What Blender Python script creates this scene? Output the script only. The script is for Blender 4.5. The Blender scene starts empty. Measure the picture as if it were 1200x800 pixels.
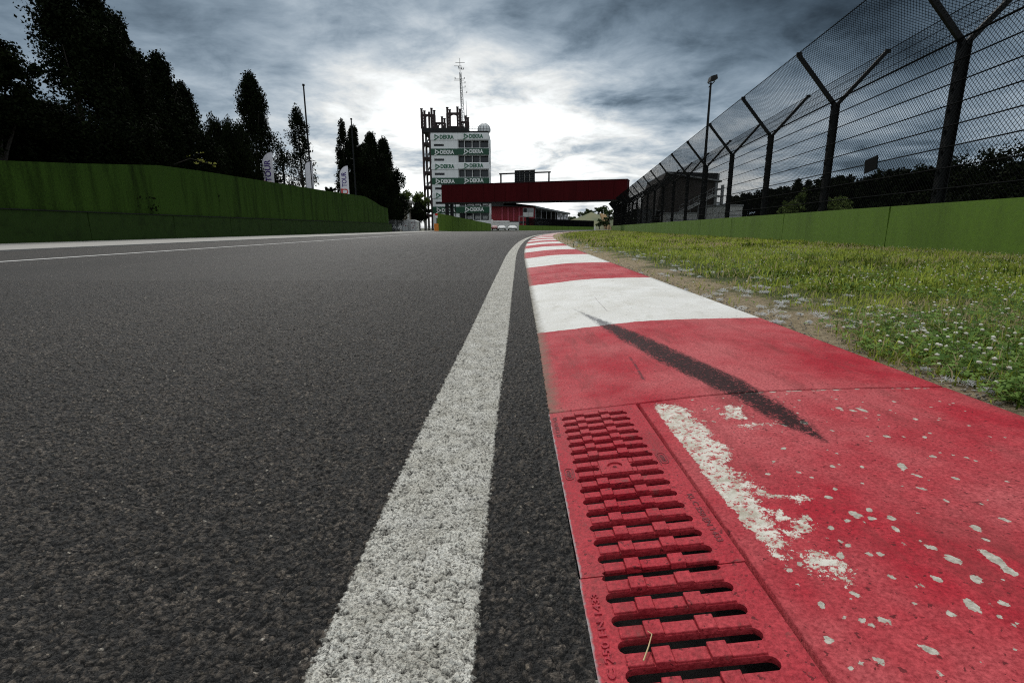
import bpy, bmesh, math, random
import numpy as np
from mathutils import Vector, Matrix

random.seed(7); RNG = np.random.default_rng(11)
sc = bpy.context.scene
C = sc.collection
R = math.radians

# ------------------------------------------------------------------ camera model
F = 600.0; TH = math.atan(132.5 / F); H = 0.5
ct, st = math.cos(TH), math.sin(TH)

def at(px, py, Y):
    """world X, Z of what the photograph shows at px, py when it stands at depth Y"""
    u = (px - 600) / F; v = (py - 400) / F
    t = Y / (ct - v * st)
    return u * t, H + (-st - v * ct) * t

def ground(px, py, z=0.0):
    u = (px - 600) / F; v = (py - 400) / F
    t = (z - H) / (-st - v * ct)
    return u * t, (ct - v * st) * t

# ------------------------------------------------------------------ track lines
KY = np.array([0, 1.3, 2.4, 3.45, 4.5, 6.3, 9.8, 14.7, 21.9, 34.5, 48.3, 53.5, 66, 80, 95, 110, 130])
KX = np.array([.093, .1, .12, .133, .146, .172, .224, .37, .71, 1.69, 3.47, 4.35, 6.7, 9.9, 14, 19, 28])
def _spline(x, xs, ys):
    x = np.asarray(x, float)
    m = np.gradient(ys, xs)
    i = np.clip(np.searchsorted(xs, x) - 1, 0, len(xs) - 2)
    h = xs[i + 1] - xs[i]; t = (x - xs[i]) / h
    return ((2*t**3-3*t**2+1)*ys[i] + (t**3-2*t**2+t)*h*m[i] + (-2*t**3+3*t**2)*ys[i+1] + (t**3-t**2)*h*m[i+1])
def kerbL(Y): return _spline(Y, KY, KX)
PT = np.array([0, .25, .4, .55, .8, 1.08]); PZ = np.array([0, .03, .049, .062, .072, .077])
def prof(t): return np.interp(t, np.linspace(0, 1.08, 28), _spline(np.linspace(0, 1.08, 28), PT, PZ))
def on_kerb(px, py):
    z = 0.0
    for _ in range(25):
        x, y = ground(px, py, z); z = float(prof(x - kerbL(y)))
    return x, y
KW = 1.08
WZ = 0.07                      # level of the grass
def wallX(Y): return 6.9 + 0.125 * Y

# ------------------------------------------------------------------ node helpers
class NT:
    def __init__(s, tree): s.t = tree; s.n = tree.nodes; s.l = tree.links
    def new(s, typ, **kw):
        n = s.n.new(typ)
        for k, v in kw.items(): setattr(n, k, v)
        return n
    def put(s, sock, v):
        if isinstance(v, bpy.types.NodeSocket): s.l.new(v, sock)
        elif v is not None:
            if hasattr(sock.default_value, '__len__') and not hasattr(v, '__len__'): v = (v,) * len(sock.default_value)
            if hasattr(sock.default_value, '__len__') and len(sock.default_value) == 4 and len(v) == 3: v = tuple(v) + (1,)
            sock.default_value = v
    def math(s, op, a, b=None, c=None, clamp=False):
        n = s.new('ShaderNodeMath', operation=op, use_clamp=clamp)
        s.put(n.inputs[0], a); s.put(n.inputs[1], b)
        if c is not None: s.put(n.inputs[2], c)
        return n.outputs[0]
    def mix(s, f, a, b, blend='MIX'):
        n = s.new('ShaderNodeMix', data_type='RGBA', blend_type=blend, clamp_factor=True)
        s.put(n.inputs[0], f); s.put(n.inputs[6], a); s.put(n.inputs[7], b); return n.outputs[2]
    def noise(s, vec, scale, detail=3, rough=.55, dist=0.0):
        n = s.new('ShaderNodeTexNoise'); s.put(n.inputs['Vector'], vec); s.put(n.inputs['Scale'], scale)
        s.put(n.inputs['Detail'], detail); s.put(n.inputs['Roughness'], rough); s.put(n.inputs['Distortion'], dist)
        return n.outputs['Fac']
    def voro(s, vec, scale, feature='F1', out='Distance', rand=1.0):
        n = s.new('ShaderNodeTexVoronoi', feature=feature); s.put(n.inputs['Vector'], vec); s.put(n.inputs['Scale'], scale)
        s.put(n.inputs['Randomness'], rand)
        return n.outputs[out]
    def ramp(s, v, a, b, lo=0.0, hi=1.0, smooth=False):
        n = s.new('ShaderNodeMapRange'); n.clamp = True
        if smooth: n.interpolation_type = 'SMOOTHSTEP'
        s.put(n.inputs[0], v); s.put(n.inputs[1], a); s.put(n.inputs[2], b); s.put(n.inputs[3], lo); s.put(n.inputs[4], hi)
        return n.outputs[0]
    def attr(s, name, out='Fac'):
        n = s.new('ShaderNodeAttribute'); n.attribute_name = name; return n.outputs[out]
    def vscale(s, vec, sx, sy, sz):
        n = s.new('ShaderNodeMapping'); s.put(n.inputs['Vector'], vec); n.inputs['Scale'].default_value = (sx, sy, sz); return n.outputs[0]
    def geo(s, out='Position'): return s.new('ShaderNodeNewGeometry').outputs[out]
    def coord(s, out='Object'): return s.new('ShaderNodeTexCoord').outputs[out]

def new_mat(name):
    m = bpy.data.materials.new(name); m.use_nodes = True
    t = NT(m.node_tree); bs = t.n['Principled BSDF']; out = t.n['Material Output']
    return m, t, bs, out

def bump(t, bs, height, strength=.5, dist=.01):
    b = t.new('ShaderNodeBump'); b.inputs['Strength'].default_value = strength; b.inputs['Distance'].default_value = dist
    t.put(b.inputs['Height'], height); t.l.new(b.outputs[0], bs.inputs['Normal'])

def plain(name, col, rough=.6, var=.25, scale=3.0, metal=0.0, bmp=0.0, bscale=40.0, streak=False, spec=.5, dirt=None):
    """a painted / weathered surface: base colour, blotchy variation, optional rain streaks and grain"""
    m, t, bs, out = new_mat(name)
    p = t.geo('Position')
    v = t.vscale(p, 1, 1, .12) if streak else p
    n1 = t.noise(v, scale, 5, .6)
    n2 = t.noise(p, scale * 9, 3, .6)
    f = t.math('ADD', t.math('MULTIPLY', n1, .7), t.math('MULTIPLY', n2, .3))
    k = t.ramp(f, .3, .7, 1 - var, 1 + var)
    c = t.mix(1.0, col, t.new_gray(k) if False else k, 'MULTIPLY')
    if dirt is not None:
        c = t.mix(t.ramp(n1, .52, .72, 0, .55), c, dirt)
    t.put(bs.inputs['Base Color'], c)
    t.put(bs.inputs['Roughness'], t.ramp(n2, .3, .7, max(.05, rough - .1), min(1, rough + .1)))
    bs.inputs['Metallic'].default_value = metal
    bs.inputs['Specular IOR Level'].default_value = spec
    if bmp: bump(t, bs, t.noise(p, bscale, 4, .6), bmp, .01)
    return m

# ------------------------------------------------------------------ materials
def asphalt_nodes(t, fac_vert=True):
    """height in metres of the road's grain, plus useful noises"""
    p = t.geo('Position')
    px = t.vscale(p, 1, 1, 0)
    wob = t.noise(px, 55, 2, .5)
    addv = t.new('ShaderNodeVectorMath', operation='ADD')
    wv = t.new('ShaderNodeCombineXYZ'); t.put(wv.inputs[0], t.math('MULTIPLY', wob, .012)); t.put(wv.inputs[1], t.math('MULTIPLY', t.noise(px, 61, 2), .012))
    t.l.new(px, addv.inputs[0]); t.l.new(wv.outputs[0], addv.inputs[1])
    q = addv.outputs[0]
    v1 = t.voro(q, 112)                        # stones of about 12 mm
    v2 = t.voro(q, 260)
    lump = t.noise(px, 40, 5, .68)
    h = t.math('MULTIPLY', t.math('SUBTRACT', .62, v1), .0085)
    h = t.math('ADD', h, t.math('MULTIPLY', t.math('SUBTRACT', .5, v2), .0034))
    h = t.math('ADD', h, t.math('MULTIPLY', t.math('SUBTRACT', lump, .5), .017))
    return p, px, v1, v2, lump, h

def asphalt_colour(t, px, v1, v2, lump):
    big = t.noise(t.vscale(px, 1, .22, 1), .45, 4, .6)
    grain = t.noise(px, 300, 2, .8)
    n3 = t.new('ShaderNodeTexVoronoi'); t.put(n3.inputs['Vector'], px); n3.inputs['Scale'].default_value = 150
    sp = t.new('ShaderNodeSeparateColor'); t.l.new(n3.outputs['Color'], sp.inputs[0])
    lane = t.noise(t.vscale(px, 1, .04, 1), 1.1, 3, .5)
    k = t.math('ADD', t.ramp(grain, .30, .70, .35, 1.75), t.math('ADD', t.ramp(big, .3, .7, -.20, .20), t.ramp(lane, .3, .7, -.14, .14)))
    col = t.mix(t.math('POWER', sp.outputs[0], 1.6), (.028, .0230, .0186), (.098, .080, .063))
    speck = t.math('MULTIPLY', t.math('GREATER_THAN', sp.outputs[1], .955), t.math('LESS_THAN', n3.outputs['Distance'], .40))
    col = t.mix(t.math('MULTIPLY', speck, .8), col, t.mix(sp.outputs[2], (.34, .31, .26), (.22, .17, .12)))
    k = t.math('MULTIPLY', k, t.math('MULTIPLY', t.ramp(t.noise(px, 52, 3, .75), .34, .66, .45, 1.5), t.ramp(t.noise(px, 17, 3, .7), .34, .66, .75, 1.22)))
    col = t.mix(1.0, col, k, 'MULTIPLY')
    pit = t.ramp(v1, .36, .58, 0, .92)  # darker binder in the pits, also standing in for occlusion
    crack = t.voro(t.vscale(px, 1, 1.5, 1), 34, 'DISTANCE_TO_EDGE')
    cr = t.math('MULTIPLY', t.ramp(crack, .07, .015), t.ramp(t.noise(px, 16, 3, .6), .40, .54))
    return t.mix(t.math('MAXIMUM', pit, cr), col, (.005, .0047, .0045))

m_asphalt, t, bs, out = new_mat('asphalt')
p, px, v1, v2, lump, hgt = asphalt_nodes(t)
t.put(bs.inputs['Base Color'], asphalt_colour(t, px, v1, v2, lump))
bs.inputs['Roughness'].default_value = .72
bs.inputs['Specular IOR Level'].default_value = .42
d = t.new('ShaderNodeDisplacement'); d.inputs['Midlevel'].default_value = 0; d.inputs['Scale'].default_value = 1
t.put(d.inputs['Height'], hgt); t.l.new(d.outputs[0], out.inputs['Displacement'])
m_asphalt.displacement_method = 'BOTH'

m_line, t, bs, out = new_mat('road_paint')
p, px, v1, v2, lump, hgt = asphalt_nodes(t)
ac = asphalt_colour(t, px, v1, v2, lump)
u = t.attr('u')
edge = t.math('MINIMUM', u, t.math('SUBTRACT', 1.0, u))
cov = t.math('ADD', edge, t.math('MULTIPLY', t.math('SUBTRACT', t.noise(px, 90, 3, .7), .5), .16))
cov = t.ramp(cov, .015, .04)
pits = t.ramp(t.math('ADD', t.math('MULTIPLY', hgt, 60), t.math('MULTIPLY', t.math('SUBTRACT', t.noise(px, 190, 4, .8), .5), 2.2)), -.36, .07)
wear = t.ramp(t.noise(px, 9, 4, .65), .25, .5, .72, 1)
finep = t.ramp(t.noise(px, 260, 4, .8), .37, .46)
cov = t.math('MULTIPLY', t.math('MULTIPLY', cov, pits), t.math('MULTIPLY', wear, t.math('MAXIMUM', finep, .22)))
g = t.noise(px, 14, 4, .6)
white = t.mix(t.ramp(g, .35, .7), (.58, .555, .48), (.82, .80, .73))
white = t.mix(t.ramp(t.noise(px, 220, 2, .7), .46, .70, 0, .6), white, (.24, .22, .20))
t.put(bs.inputs['Base Color'], t.mix(cov, ac, white))
bs.inputs['Roughness'].default_value = .8; bs.inputs['Specular IOR Level'].default_value = .3
d = t.new('ShaderNodeDisplacement'); d.inputs['Midlevel'].default_value = 0; d.inputs['Scale'].default_value = 1
t.put(d.inputs['Height'], t.math('ADD', t.math('MULTIPLY', hgt, .72), t.math('MULTIPLY', cov, .0012))); t.l.new(d.outputs[0], out.inputs['Displacement'])
m_line.displacement_method = 'BOTH'

def red_paint(t, p, worn):
    """weathered red kerb paint; returns colour, grain"""
    big = t.noise(p, 2.2, 5, .62); mid = t.noise(t.vscale(p, 1, .45, 1), 14, 5, .65); fine = t.noise(p, 180, 3, .7)
    c = t.mix(t.ramp(mid, .3, .72), (.42, .014, .030), (.58, .042, .060))
    c = t.mix(t.math('MULTIPLY', t.ramp(big, .38, .62), worn), c, (.66, .165, .170))
    c = t.mix(t.ramp(fine, .30, .66, .75, 0), c, (.15, .004, .010))
    speck = t.math('GREATER_THAN', t.noise(p, 95, 2, .6), .67)
    c = t.mix(t.math('MULTIPLY', speck, .75), c, (.07, .012, .014))
    grime = t.ramp(t.noise(t.vscale(p, 3, .5, 1), 5, 5, .7), .52, .70, 0, .6)
    c = t.mix(grime, c, (.20, .035, .035))
    return c, fine

m_kerb, t, bs, out = new_mat('kerb_paint')
p = t.geo('Position'); s = t.attr('s'); tt = t.attr('t')
sn = t.math('ADD', s, t.math('MULTIPLY', t.math('SUBTRACT', t.noise(p, 25, 3, .6), .5), .035))
ph = t.math('DIVIDE', t.math('SUBTRACT', sn, .36), 2.09)
iswhite = t.math('GREATER_THAN', t.math('MODULO', ph, 2.0), 1.0)
rc, fine = red_paint(t, p, .9)
wn = t.noise(p, 3.5, 5, .62)
wc = t.mix(t.ramp(wn, .35, .7), (.66, .645, .60), (.80, .795, .77))
wc = t.mix(t.ramp(t.noise(t.vscale(p, 1, .5, 1), 9, 5, .7), .55, .75, 0, .5), wc, (.42, .39, .31))
wc = t.mix(t.ramp(fine, .3, .5, .35, 0), wc, (.42, .41, .38))
wsp = t.math('GREATER_THAN', t.noise(p, 60, 2, .6), .71)
wc = t.mix(t.math('MULTIPLY', wsp, .8), wc, (.10, .09, .08))
col = t.mix(iswhite, rc, wc)
# dirt along the road-side edge
en = t.math('ADD', tt, t.math('MULTIPLY', t.math('SUBTRACT', t.noise(p, 30, 4, .7), .5), .08))
col = t.mix(t.ramp(en, .0, .05, .85, 0), col, (.16, .14, .10))
# paint flaked down to the older white coat and the bare concrete
chip = t.math('ADD', t.attr('chip'), t.math('MULTIPLY', t.math('SUBTRACT', t.noise(t.vscale(p, 1, .8, 1), 38, 6, .8), .5), .125))
chip = t.math('SUBTRACT', chip, t.ramp(tt, .262, .285, .06, 0))
chip2 = t.math('ADD', chip, t.math('MULTIPLY', t.math('SUBTRACT', t.noise(p, 200, 3, .7), .5), .03))
cm = t.math('GREATER_THAN', chip2, 0.0)
inner = t.math('GREATER_THAN', chip2, .006)
pale = t.mix(t.ramp(t.noise(p, 38, 4, .7), .40, .66), (.72, .69, .61), (.42, .38, .30))
pale = t.mix(t.ramp(t.noise(p, 95, 5, .8), .52, .58, 0, .95), pale, (.40, .03, .04))
col = t.mix(cm, col, t.mix(inner, pale, pale))
spot = t.attr('spot')
sp2 = t.math('ADD', spot, t.math('MULTIPLY', t.math('SUBTRACT', t.noise(p, 70, 5, .75), .5), .017))
sm = t.math('GREATER_THAN', sp2, 0.0)
concrete = t.mix(t.ramp(t.noise(p, 130, 3, .7), .35, .68), (.56, .53, .46), (.30, .27, .22))
col = t.mix(sm, col, t.mix(t.math('GREATER_THAN', sp2, .0022), concrete, concrete))
# tyre rubber
sk = t.attr('skid')
rot_ = t.new('ShaderNodeMapping'); t.put(rot_.inputs['Vector'], p); rot_.inputs['Rotation'].default_value = (0, 0, -.62); rot_.inputs['Scale'].default_value = (1, .22, 1)
rn = t.math('ADD', t.math('MULTIPLY', t.noise(p, 130, 5, .85), .70), t.math('MULTIPLY', t.noise(rot_.outputs[0], 55, 4, .75), .30))
skm = t.math('MULTIPLY', t.ramp(sk, -.004, .014), t.ramp(t.math('ADD', rn, t.math('MULTIPLY', sk, 3.2)), .49, .55))
skm = t.math('MULTIPLY', skm, t.ramp(t.noise(p, 85, 5, .85), .36, .44, .30, 1))
dark = t.mix(iswhite, (.006, .005, .0055), (.13, .13, .14))
col = t.mix(t.math('MULTIPLY', skm, .95), col, dark)
gap_shade = t.math('MULTIPLY', t.math('LESS_THAN', s, 1.3368), t.math('LESS_THAN', tt, .2494))
col = t.mix(gap_shade, col, (.012, .009, .009))  # slab side facing the grates coloured near black as shade in the gap
sc2 = t.attr('scratch')
col = t.mix(t.math('MULTIPLY', t.ramp(sc2, 0, .004), t.ramp(t.noise(p, 60, 3, .7), .35, .5, 0, .8)), col, (.06, .02, .025))
t.put(bs.inputs['Base Color'], col)
t.put(bs.inputs['Roughness'], t.ramp(fine, .3, .7, .62, .82)); bs.inputs['Specular IOR Level'].default_value = .14
hh = t.math('ADD', t.math('MULTIPLY', t.noise(p, 210, 4, .75), .6), t.math('MULTIPLY', t.noise(p, 28, 4, .6), .9))
hh = t.math('SUBTRACT', hh, t.math('MULTIPLY', t.math('MAXIMUM', cm, sm), .35))
bump(t, bs, hh, .55, .006)

m_grate, t, bs, out = new_mat('grate_paint')
p = t.geo('Position'); o = t.coord('Object')
rc, fine = red_paint(t, p, .35)
sx = t.new('ShaderNodeSeparateXYZ'); t.l.new(o, sx.inputs[0])
eg = t.math('ADD', sx.outputs[0], t.math('MULTIPLY', t.math('SUBTRACT', t.noise(p, 45, 4, .7), .5), .012))
col = t.mix(t.ramp(eg, .003, .007, .9, 0), rc, (.34, .34, .34))
col = t.mix(t.ramp(t.noise(p, 34, 5, .7), .60, .66, 0, .75), col, (.24, .05, .05))
col = t.mix(t.ramp(sx.outputs[2], -.02, -.001, .85, 0), col, (.05, .004, .006))  # slot walls darken with depth: recess shade put into the colour
chipm = t.math('GREATER_THAN', t.noise(p, 75, 4, .65), .725)
col = t.mix(t.math('MULTIPLY', chipm, .8), col, (.11, .10, .10))
t.put(bs.inputs['Base Color'], col)
t.put(bs.inputs['Roughness'], t.ramp(fine, .3, .7, .48, .7)); bs.inputs['Specular IOR Level'].default_value = .13
bump(t, bs, t.math('ADD', t.noise(p, 260, 3, .7), t.math('MULTIPLY', t.noise(p, 60, 3, .6), .8)), .5, .003)
m_letter = plain('grate_lettering', (.15, .008, .014), .7, .3, 60)
m_raised = plain('raised_lettering', (.38, .014, .030), .6, .6, 120, bmp=.5, bscale=200)
m_gap = plain('drain_dark', (.012, .011, .011), .9, .4, 30)
m_bolt = plain('bolt_paint', (.36, .05, .06), .5, .3, 90)

m_soil, t, bs, out = new_mat('verge_soil')
p = t.geo('Position'); e = t.attr('e')
n = t.noise(p, 2.2, 6, .68); n2 = t.noise(p, 40, 5, .7)
soil = t.mix(t.ramp(n2, .3, .72), (.20, .145, .085), (.50, .41, .27))
green = t.mix(t.ramp(n2, .3, .7), (.030, .045, .012), (.085, .115, .030))
gm = t.ramp(t.math('ADD', t.math('MULTIPLY', e, .8), t.math('MULTIPLY', t.math('SUBTRACT', n, .5), 1.6)), .22, .5)
col = t.mix(gm, soil, green)
col = t.mix(t.ramp(t.noise(t.vscale(p, 1, 2.5, 1), 30, 4, .75), .56, .64, 0, .7), col, (.56, .47, .32))
t.put(bs.inputs['Base Color'], col); bs.inputs['Roughness'].default_value = .95; bs.inputs['Specular IOR Level'].default_value = .15
bump(t, bs, t.math('ADD', n2, t.noise(p, 160, 3, .7)), .9, .015)

def leaf_mat(name, c0, c1, rough=.55, straw=None, transl=.25):
    m, t, bs, out = new_mat(name)
    r = t.attr('rnd')
    col = t.mix(r, c0, c1)
    if straw: col = t.mix(t.ramp(r, .80, .88), col, straw)
    t.put(bs.inputs['Base Color'], col); bs.inputs['Roughness'].default_value = rough; bs.inputs['Specular IOR Level'].default_value = .06
    if transl:
        tr = t.new('ShaderNodeBsdfTranslucent'); t.put(tr.inputs[0], t.mix(.5, col, col))
        mx = t.new('ShaderNodeMixShader'); mx.inputs[0].default_value = transl
        t.l.new(bs.outputs[0], mx.inputs[1]); t.l.new(tr.outputs[0], mx.inputs[2]); t.l.new(mx.outputs[0], out.inputs[0])
    return m
m_grass = leaf_mat('grass_blades', (.038, .066, .007), (.60, .68, .11), .6, (.50, .41, .23), .35)  # dark greens, deepened further to stand in for shadow between tufts
m_clover = leaf_mat('clover_leaves', (.045, .10, .020), (.22, .34, .08), .6, None, .25)
m_flower = leaf_mat('clover_flower', (.55, .52, .40), (.80, .78, .68), .8, None, .2)
m_fluff = leaf_mat('seed_fluff', (.85, .84, .82), (.95, .95, .94), .9, None, .4)
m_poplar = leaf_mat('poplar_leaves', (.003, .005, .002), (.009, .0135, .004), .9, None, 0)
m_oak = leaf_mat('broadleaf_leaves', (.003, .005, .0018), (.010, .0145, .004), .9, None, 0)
m_light_leaf = leaf_mat('pale_leaves', (.05, .075, .02), (.13, .17, .045), .55, None, .2)
m_lit_yellow_leaf = leaf_mat('lit_yellow_leaves', (.16, .17, .03), (.36, .36, .10), .55, None, .2)  # yellow-green leaves coloured lighter so the spray looks lit
m_far_leaf = leaf_mat('hill_leaves', (.03, .05, .018), (.075, .105, .04), .6, None, .1)
m_bark = plain('bark', (.035, .028, .022), .9, .4, 6, bmp=.6, bscale=12, streak=True)
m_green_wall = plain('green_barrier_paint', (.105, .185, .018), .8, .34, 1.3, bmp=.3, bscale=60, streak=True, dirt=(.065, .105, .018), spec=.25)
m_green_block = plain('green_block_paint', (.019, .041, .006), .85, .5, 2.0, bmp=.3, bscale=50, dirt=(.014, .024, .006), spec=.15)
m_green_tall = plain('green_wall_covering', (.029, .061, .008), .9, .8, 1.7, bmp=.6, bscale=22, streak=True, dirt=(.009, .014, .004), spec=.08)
m_concrete = plain('concrete', (.40, .38, .35), .85, .2, 1.2, bmp=.3, bscale=40, dirt=(.24, .22, .19))
m_pave = plain('pavement_concrete', (.36, .345, .32), .85, .18, .7, bmp=.2, bscale=60, dirt=(.22, .21, .19))
m_steel = plain('dark_steel', (.008, .0085, .009), .6, .3, 5, spec=.2)
m_wire = plain('wire', (.006, .0065, .007), .8, .2, 5, spec=.03)
m_white = plain('white_cladding', (.77, .78, .78), .55, .10, .6, streak=True, dirt=(.52, .53, .52))
m_greensign = plain('green_sign', (.005, .060, .028), .5, .15, 1.0)
m_greenink = plain('green_letters', (.010, .115, .055), .5, .1, 1)
m_whiteink = plain('white_letters', (.78, .79, .78), .5, .05, 1)
m_glass, t, bs, out = new_mat('dark_glass')
t.put(bs.inputs['Base Color'], (.012, .014, .016)); bs.inputs['Roughness'].default_value = .12
m_redbridge = plain('dark_red_cladding', (.052, .0030, .0044), .8, .35, .9, streak=True, spec=.10)
m_rust = plain('red_oxide_steel', (.020, .0050, .0055), .6, .3, 2)
m_redwall = plain('red_wall', (.24, .008, .018), .6, .2, .6)
m_pink = plain('pale_red_trim', (.42, .06, .10), .6, .15, 1)
m_dark = plain('dark_void', (.016, .016, .017), .9, .3, 1)
m_roof = plain('grey_roof', (.11, .12, .125), .6, .2, 1)
m_grey = plain('grey_panel', (.22, .225, .23), .6, .2, 1.5, streak=True)
m_lgrey = plain('light_grey_panel', (.52, .52, .51), .6, .15, 1.0, streak=True, dirt=(.38, .37, .35))
m_brown = plain('brown_board', (.050, .040, .034), .85, .35, .8, streak=True)
m_orange = plain('orange_board', (.62, .20, .015), .6, .15, 2)
m_blockstone = plain('block_masonry', (.24, .21, .17), .9, .2, 1.0, bmp=.4, bscale=12)
m_hill, t, bs, out = new_mat('hill_grass')
p = t.geo('Position'); n = t.noise(p, .12, 5, .65)
t.put(bs.inputs['Base Color'], t.mix(t.ramp(n, .35, .65), (.09, .115, .055), (.17, .165, .08))); bs.inputs['Roughness'].default_value = .95
m_terr, t, bs, out = new_mat('open_ground')
p = t.geo('Position'); n = t.noise(p, .2, 5, .65)
t.put(bs.inputs['Base Color'], t.mix(t.ramp(n, .35, .65), (.045, .06, .02), (.12, .11, .06))); bs.inputs['Roughness'].default_value = .95
m_banner = plain('white_banner_cloth', (.82, .80, .86), .8, .06, 1)
m_purple = plain('purple_ink', (.06, .025, .20), .7, .05, 1)
m_redink = plain('red_ink', (.60, .03, .02), .7, .05, 1)
m_tyre = plain('tyre_rubber', (.015, .015, .016), .8, .2, 5)
m_straw = plain('straw', (.55, .42, .22), .7, .2, 60)
m_stone = plain('loose_stone', (.26, .23, .19), .9, .3, 50, bmp=.5, bscale=200)
m_redcar = plain('red_bodywork', (.25, .012, .016), .35, .1, 2)

# ------------------------------------------------------------------ object helpers
def link(name, me, mat=None, parent=None):
    o = bpy.data.objects.new(name, me); C.objects.link(o)
    if mat is not None and len(me.materials) == 0: me.materials.append(mat)
    if parent is not None: o.parent = parent
    return o
def thing(name, label, cat, loc=(0, 0, 0), rz=0, group=None):
    o = bpy.data.objects.new(name, None); C.objects.link(o); o.location = loc; o.rotation_euler = (0, 0, rz)
    o.empty_display_size = .2
    return tag(o, label, cat, group)
def tag(o, label, cat, group=None, kind=None):
    o['label'] = label; o['category'] = cat
    if group: o['group'] = group
    if kind: o['kind'] = kind
    return o
def struct(o, label=None):
    o['kind'] = 'structure'
    if label: o['label'] = label
    return o
def bm_obj(name, bm, mat, parent=None, smooth=False):
    me = bpy.data.meshes.new(name); bmesh.ops.recalc_face_normals(bm, faces=bm.faces); bm.to_mesh(me); bm.free()
    if smooth: me.polygons.foreach_set('use_smooth', [True] * len(me.polygons))
    return link(name, me, mat, parent)
def np_mesh(name, V, faces, mat, attrs=None, smooth=False, parent=None):
    V = np.asarray(V, np.float32); faces = np.asarray(faces, np.int32); k = faces.shape[1]; n = len(faces)
    me = bpy.data.meshes.new(name)
    me.vertices.add(len(V)); me.vertices.foreach_set('co', V.ravel())
    me.loops.add(n * k); me.loops.foreach_set('vertex_index', faces.ravel())
    me.polygons.add(n); me.polygons.foreach_set('loop_start', np.arange(0, n * k, k, dtype=np.int32))
    if smooth: me.polygons.foreach_set('use_smooth', np.ones(n, bool))
    me.update(calc_edges=True); me.validate()
    for a, d in (attrs or {}).items():
        at_ = me.attributes.new(a, 'FLOAT', 'POINT'); at_.data.foreach_set('value', np.asarray(d, np.float32).ravel())
    return link(name, me, mat, parent)
def grid_faces(nr, nc, off=0):
    i = np.arange(nr - 1)[:, None] * nc + np.arange(nc - 1)[None, :]
    return np.stack([i, i + 1, i + nc + 1, i + nc], -1).reshape(-1, 4) + off
def box(bm, x0, x1, y0, y1, z0, z1, bev=0):
    g = bmesh.ops.create_cube(bm, size=1.0)
    bmesh.ops.scale(bm, vec=(x1 - x0, y1 - y0, z1 - z0), verts=g['verts'])
    bmesh.ops.translate(bm, vec=((x0 + x1) / 2, (y0 + y1) / 2, (z0 + z1) / 2), verts=g['verts'])
    if bev:
        es = list({e for v in g['verts'] for e in v.link_edges})
        bmesh.ops.bevel(bm, geom=es, offset=bev, segments=2, affect='EDGES', profile=.5)
def hexa(bm, pts):
    """8 points, bottom ring then top ring"""
    vs = [bm.verts.new(p) for p in pts]
    for f in ((0, 3, 2, 1), (4, 5, 6, 7), (0, 1, 5, 4), (1, 2, 6, 5), (2, 3, 7, 6), (3, 0, 4, 7)): bm.faces.new([vs[i] for i in f])
def bar(bm, a, b, w, d=None, up=(0, 0, 1)):
    a = Vector(a); b = Vector(b); d = d or w
    dr = (b - a).normalized(); u = Vector(up)
    if abs(dr.dot(u)) > .98: u = Vector((0, 1, 0))
    s = dr.cross(u).normalized(); t = s.cross(dr).normalized()
    s *= w / 2; t *= d / 2
    hexa(bm, [a - s - t, a + s - t, a + s + t, a - s + t, b - s - t, b + s - t, b + s + t, b - s + t])
def tube(bm, pts, rads, n=8, cap=True):
    rings = []
    for i, p in enumerate(pts):
        p = Vector(p); q = Vector(pts[min(i + 1, len(pts) - 1)]) - Vector(pts[max(i - 1, 0)])
        q.normalize(); u = Vector((0, 1, 0)) if abs(q.z) > .9 else Vector((0, 0, 1))
        a = q.cross(u).normalized(); b = a.cross(q)
        r = rads[i] if hasattr(rads, '__len__') else rads
        rings.append([bm.verts.new(p + (a * math.cos(k * 2 * math.pi / n) + b * math.sin(k * 2 * math.pi / n)) * r) for k in range(n)])
    for r0, r1 in zip(rings, rings[1:]):
        for k in range(n): bm.faces.new((r0[k], r0[(k + 1) % n], r1[(k + 1) % n], r1[k]))
    if cap: bm.faces.new(rings[0][::-1]); bm.faces.new(rings[-1])
def wires(A, B, r):
    """three-sided wires from A to B; arrays of points"""
    A = np.asarray(A, float); B = np.asarray(B, float); d = B - A; d /= np.linalg.norm(d, axis=1, keepdims=True)
    u = np.where(np.abs(d[:, 2:3]) > .95, [[0, 1., 0]], [[0, 0, 1.]])
    s = np.cross(d, u); s /= np.linalg.norm(s, axis=1, keepdims=True); t = np.cross(s, d)
    V = []
    for P in (A, B):
        for k in range(3):
            a = k * 2 * math.pi / 3; V.append(P + (s * math.cos(a) + t * math.sin(a)) * r)
    V = np.stack(V, 1); n = len(A); base = np.arange(n)[:, None] * 6
    f = np.concatenate([base + [[0, 1, 4, 3]], base + [[1, 2, 5, 4]], base + [[2, 0, 3, 5]]])
    return V.reshape(-1, 3), f
_fontcache = {}
def text_mesh(s, size, bold=0.0, ext=.01):
    key = (s, size, bold, ext)
    if key not in _fontcache:
        cu = bpy.data.curves.new('t', 'FONT'); cu.body = s; cu.size = size; cu.extrude = ext; cu.offset = bold
        cu.align_x = 'CENTER'; cu.align_y = 'CENTER'; cu.resolution_u = 3
        o = bpy.data.objects.new('t', cu); C.objects.link(o)
        dg = bpy.context.evaluated_depsgraph_get(); dg.update()
        me = bpy.data.meshes.new_from_object(o.evaluated_get(dg)); me.name = 'lettering'
        bpy.data.objects.remove(o); bpy.data.curves.remove(cu)
        _fontcache[key] = me
    return _fontcache[key].copy()
def text(s, size, M, mat, parent, bold=0.0, ext=.01, width=None):
    me = text_mesh(s, size, bold, ext); me.materials.clear()
    if width:
        xs = [v.co.x for v in me.vertices]; k = width / (max(xs) - min(xs)); me.transform(Matrix.Diagonal((k, 1, 1, 1)))
    me.transform(M); return link('lettering', me, mat, parent)
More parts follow.
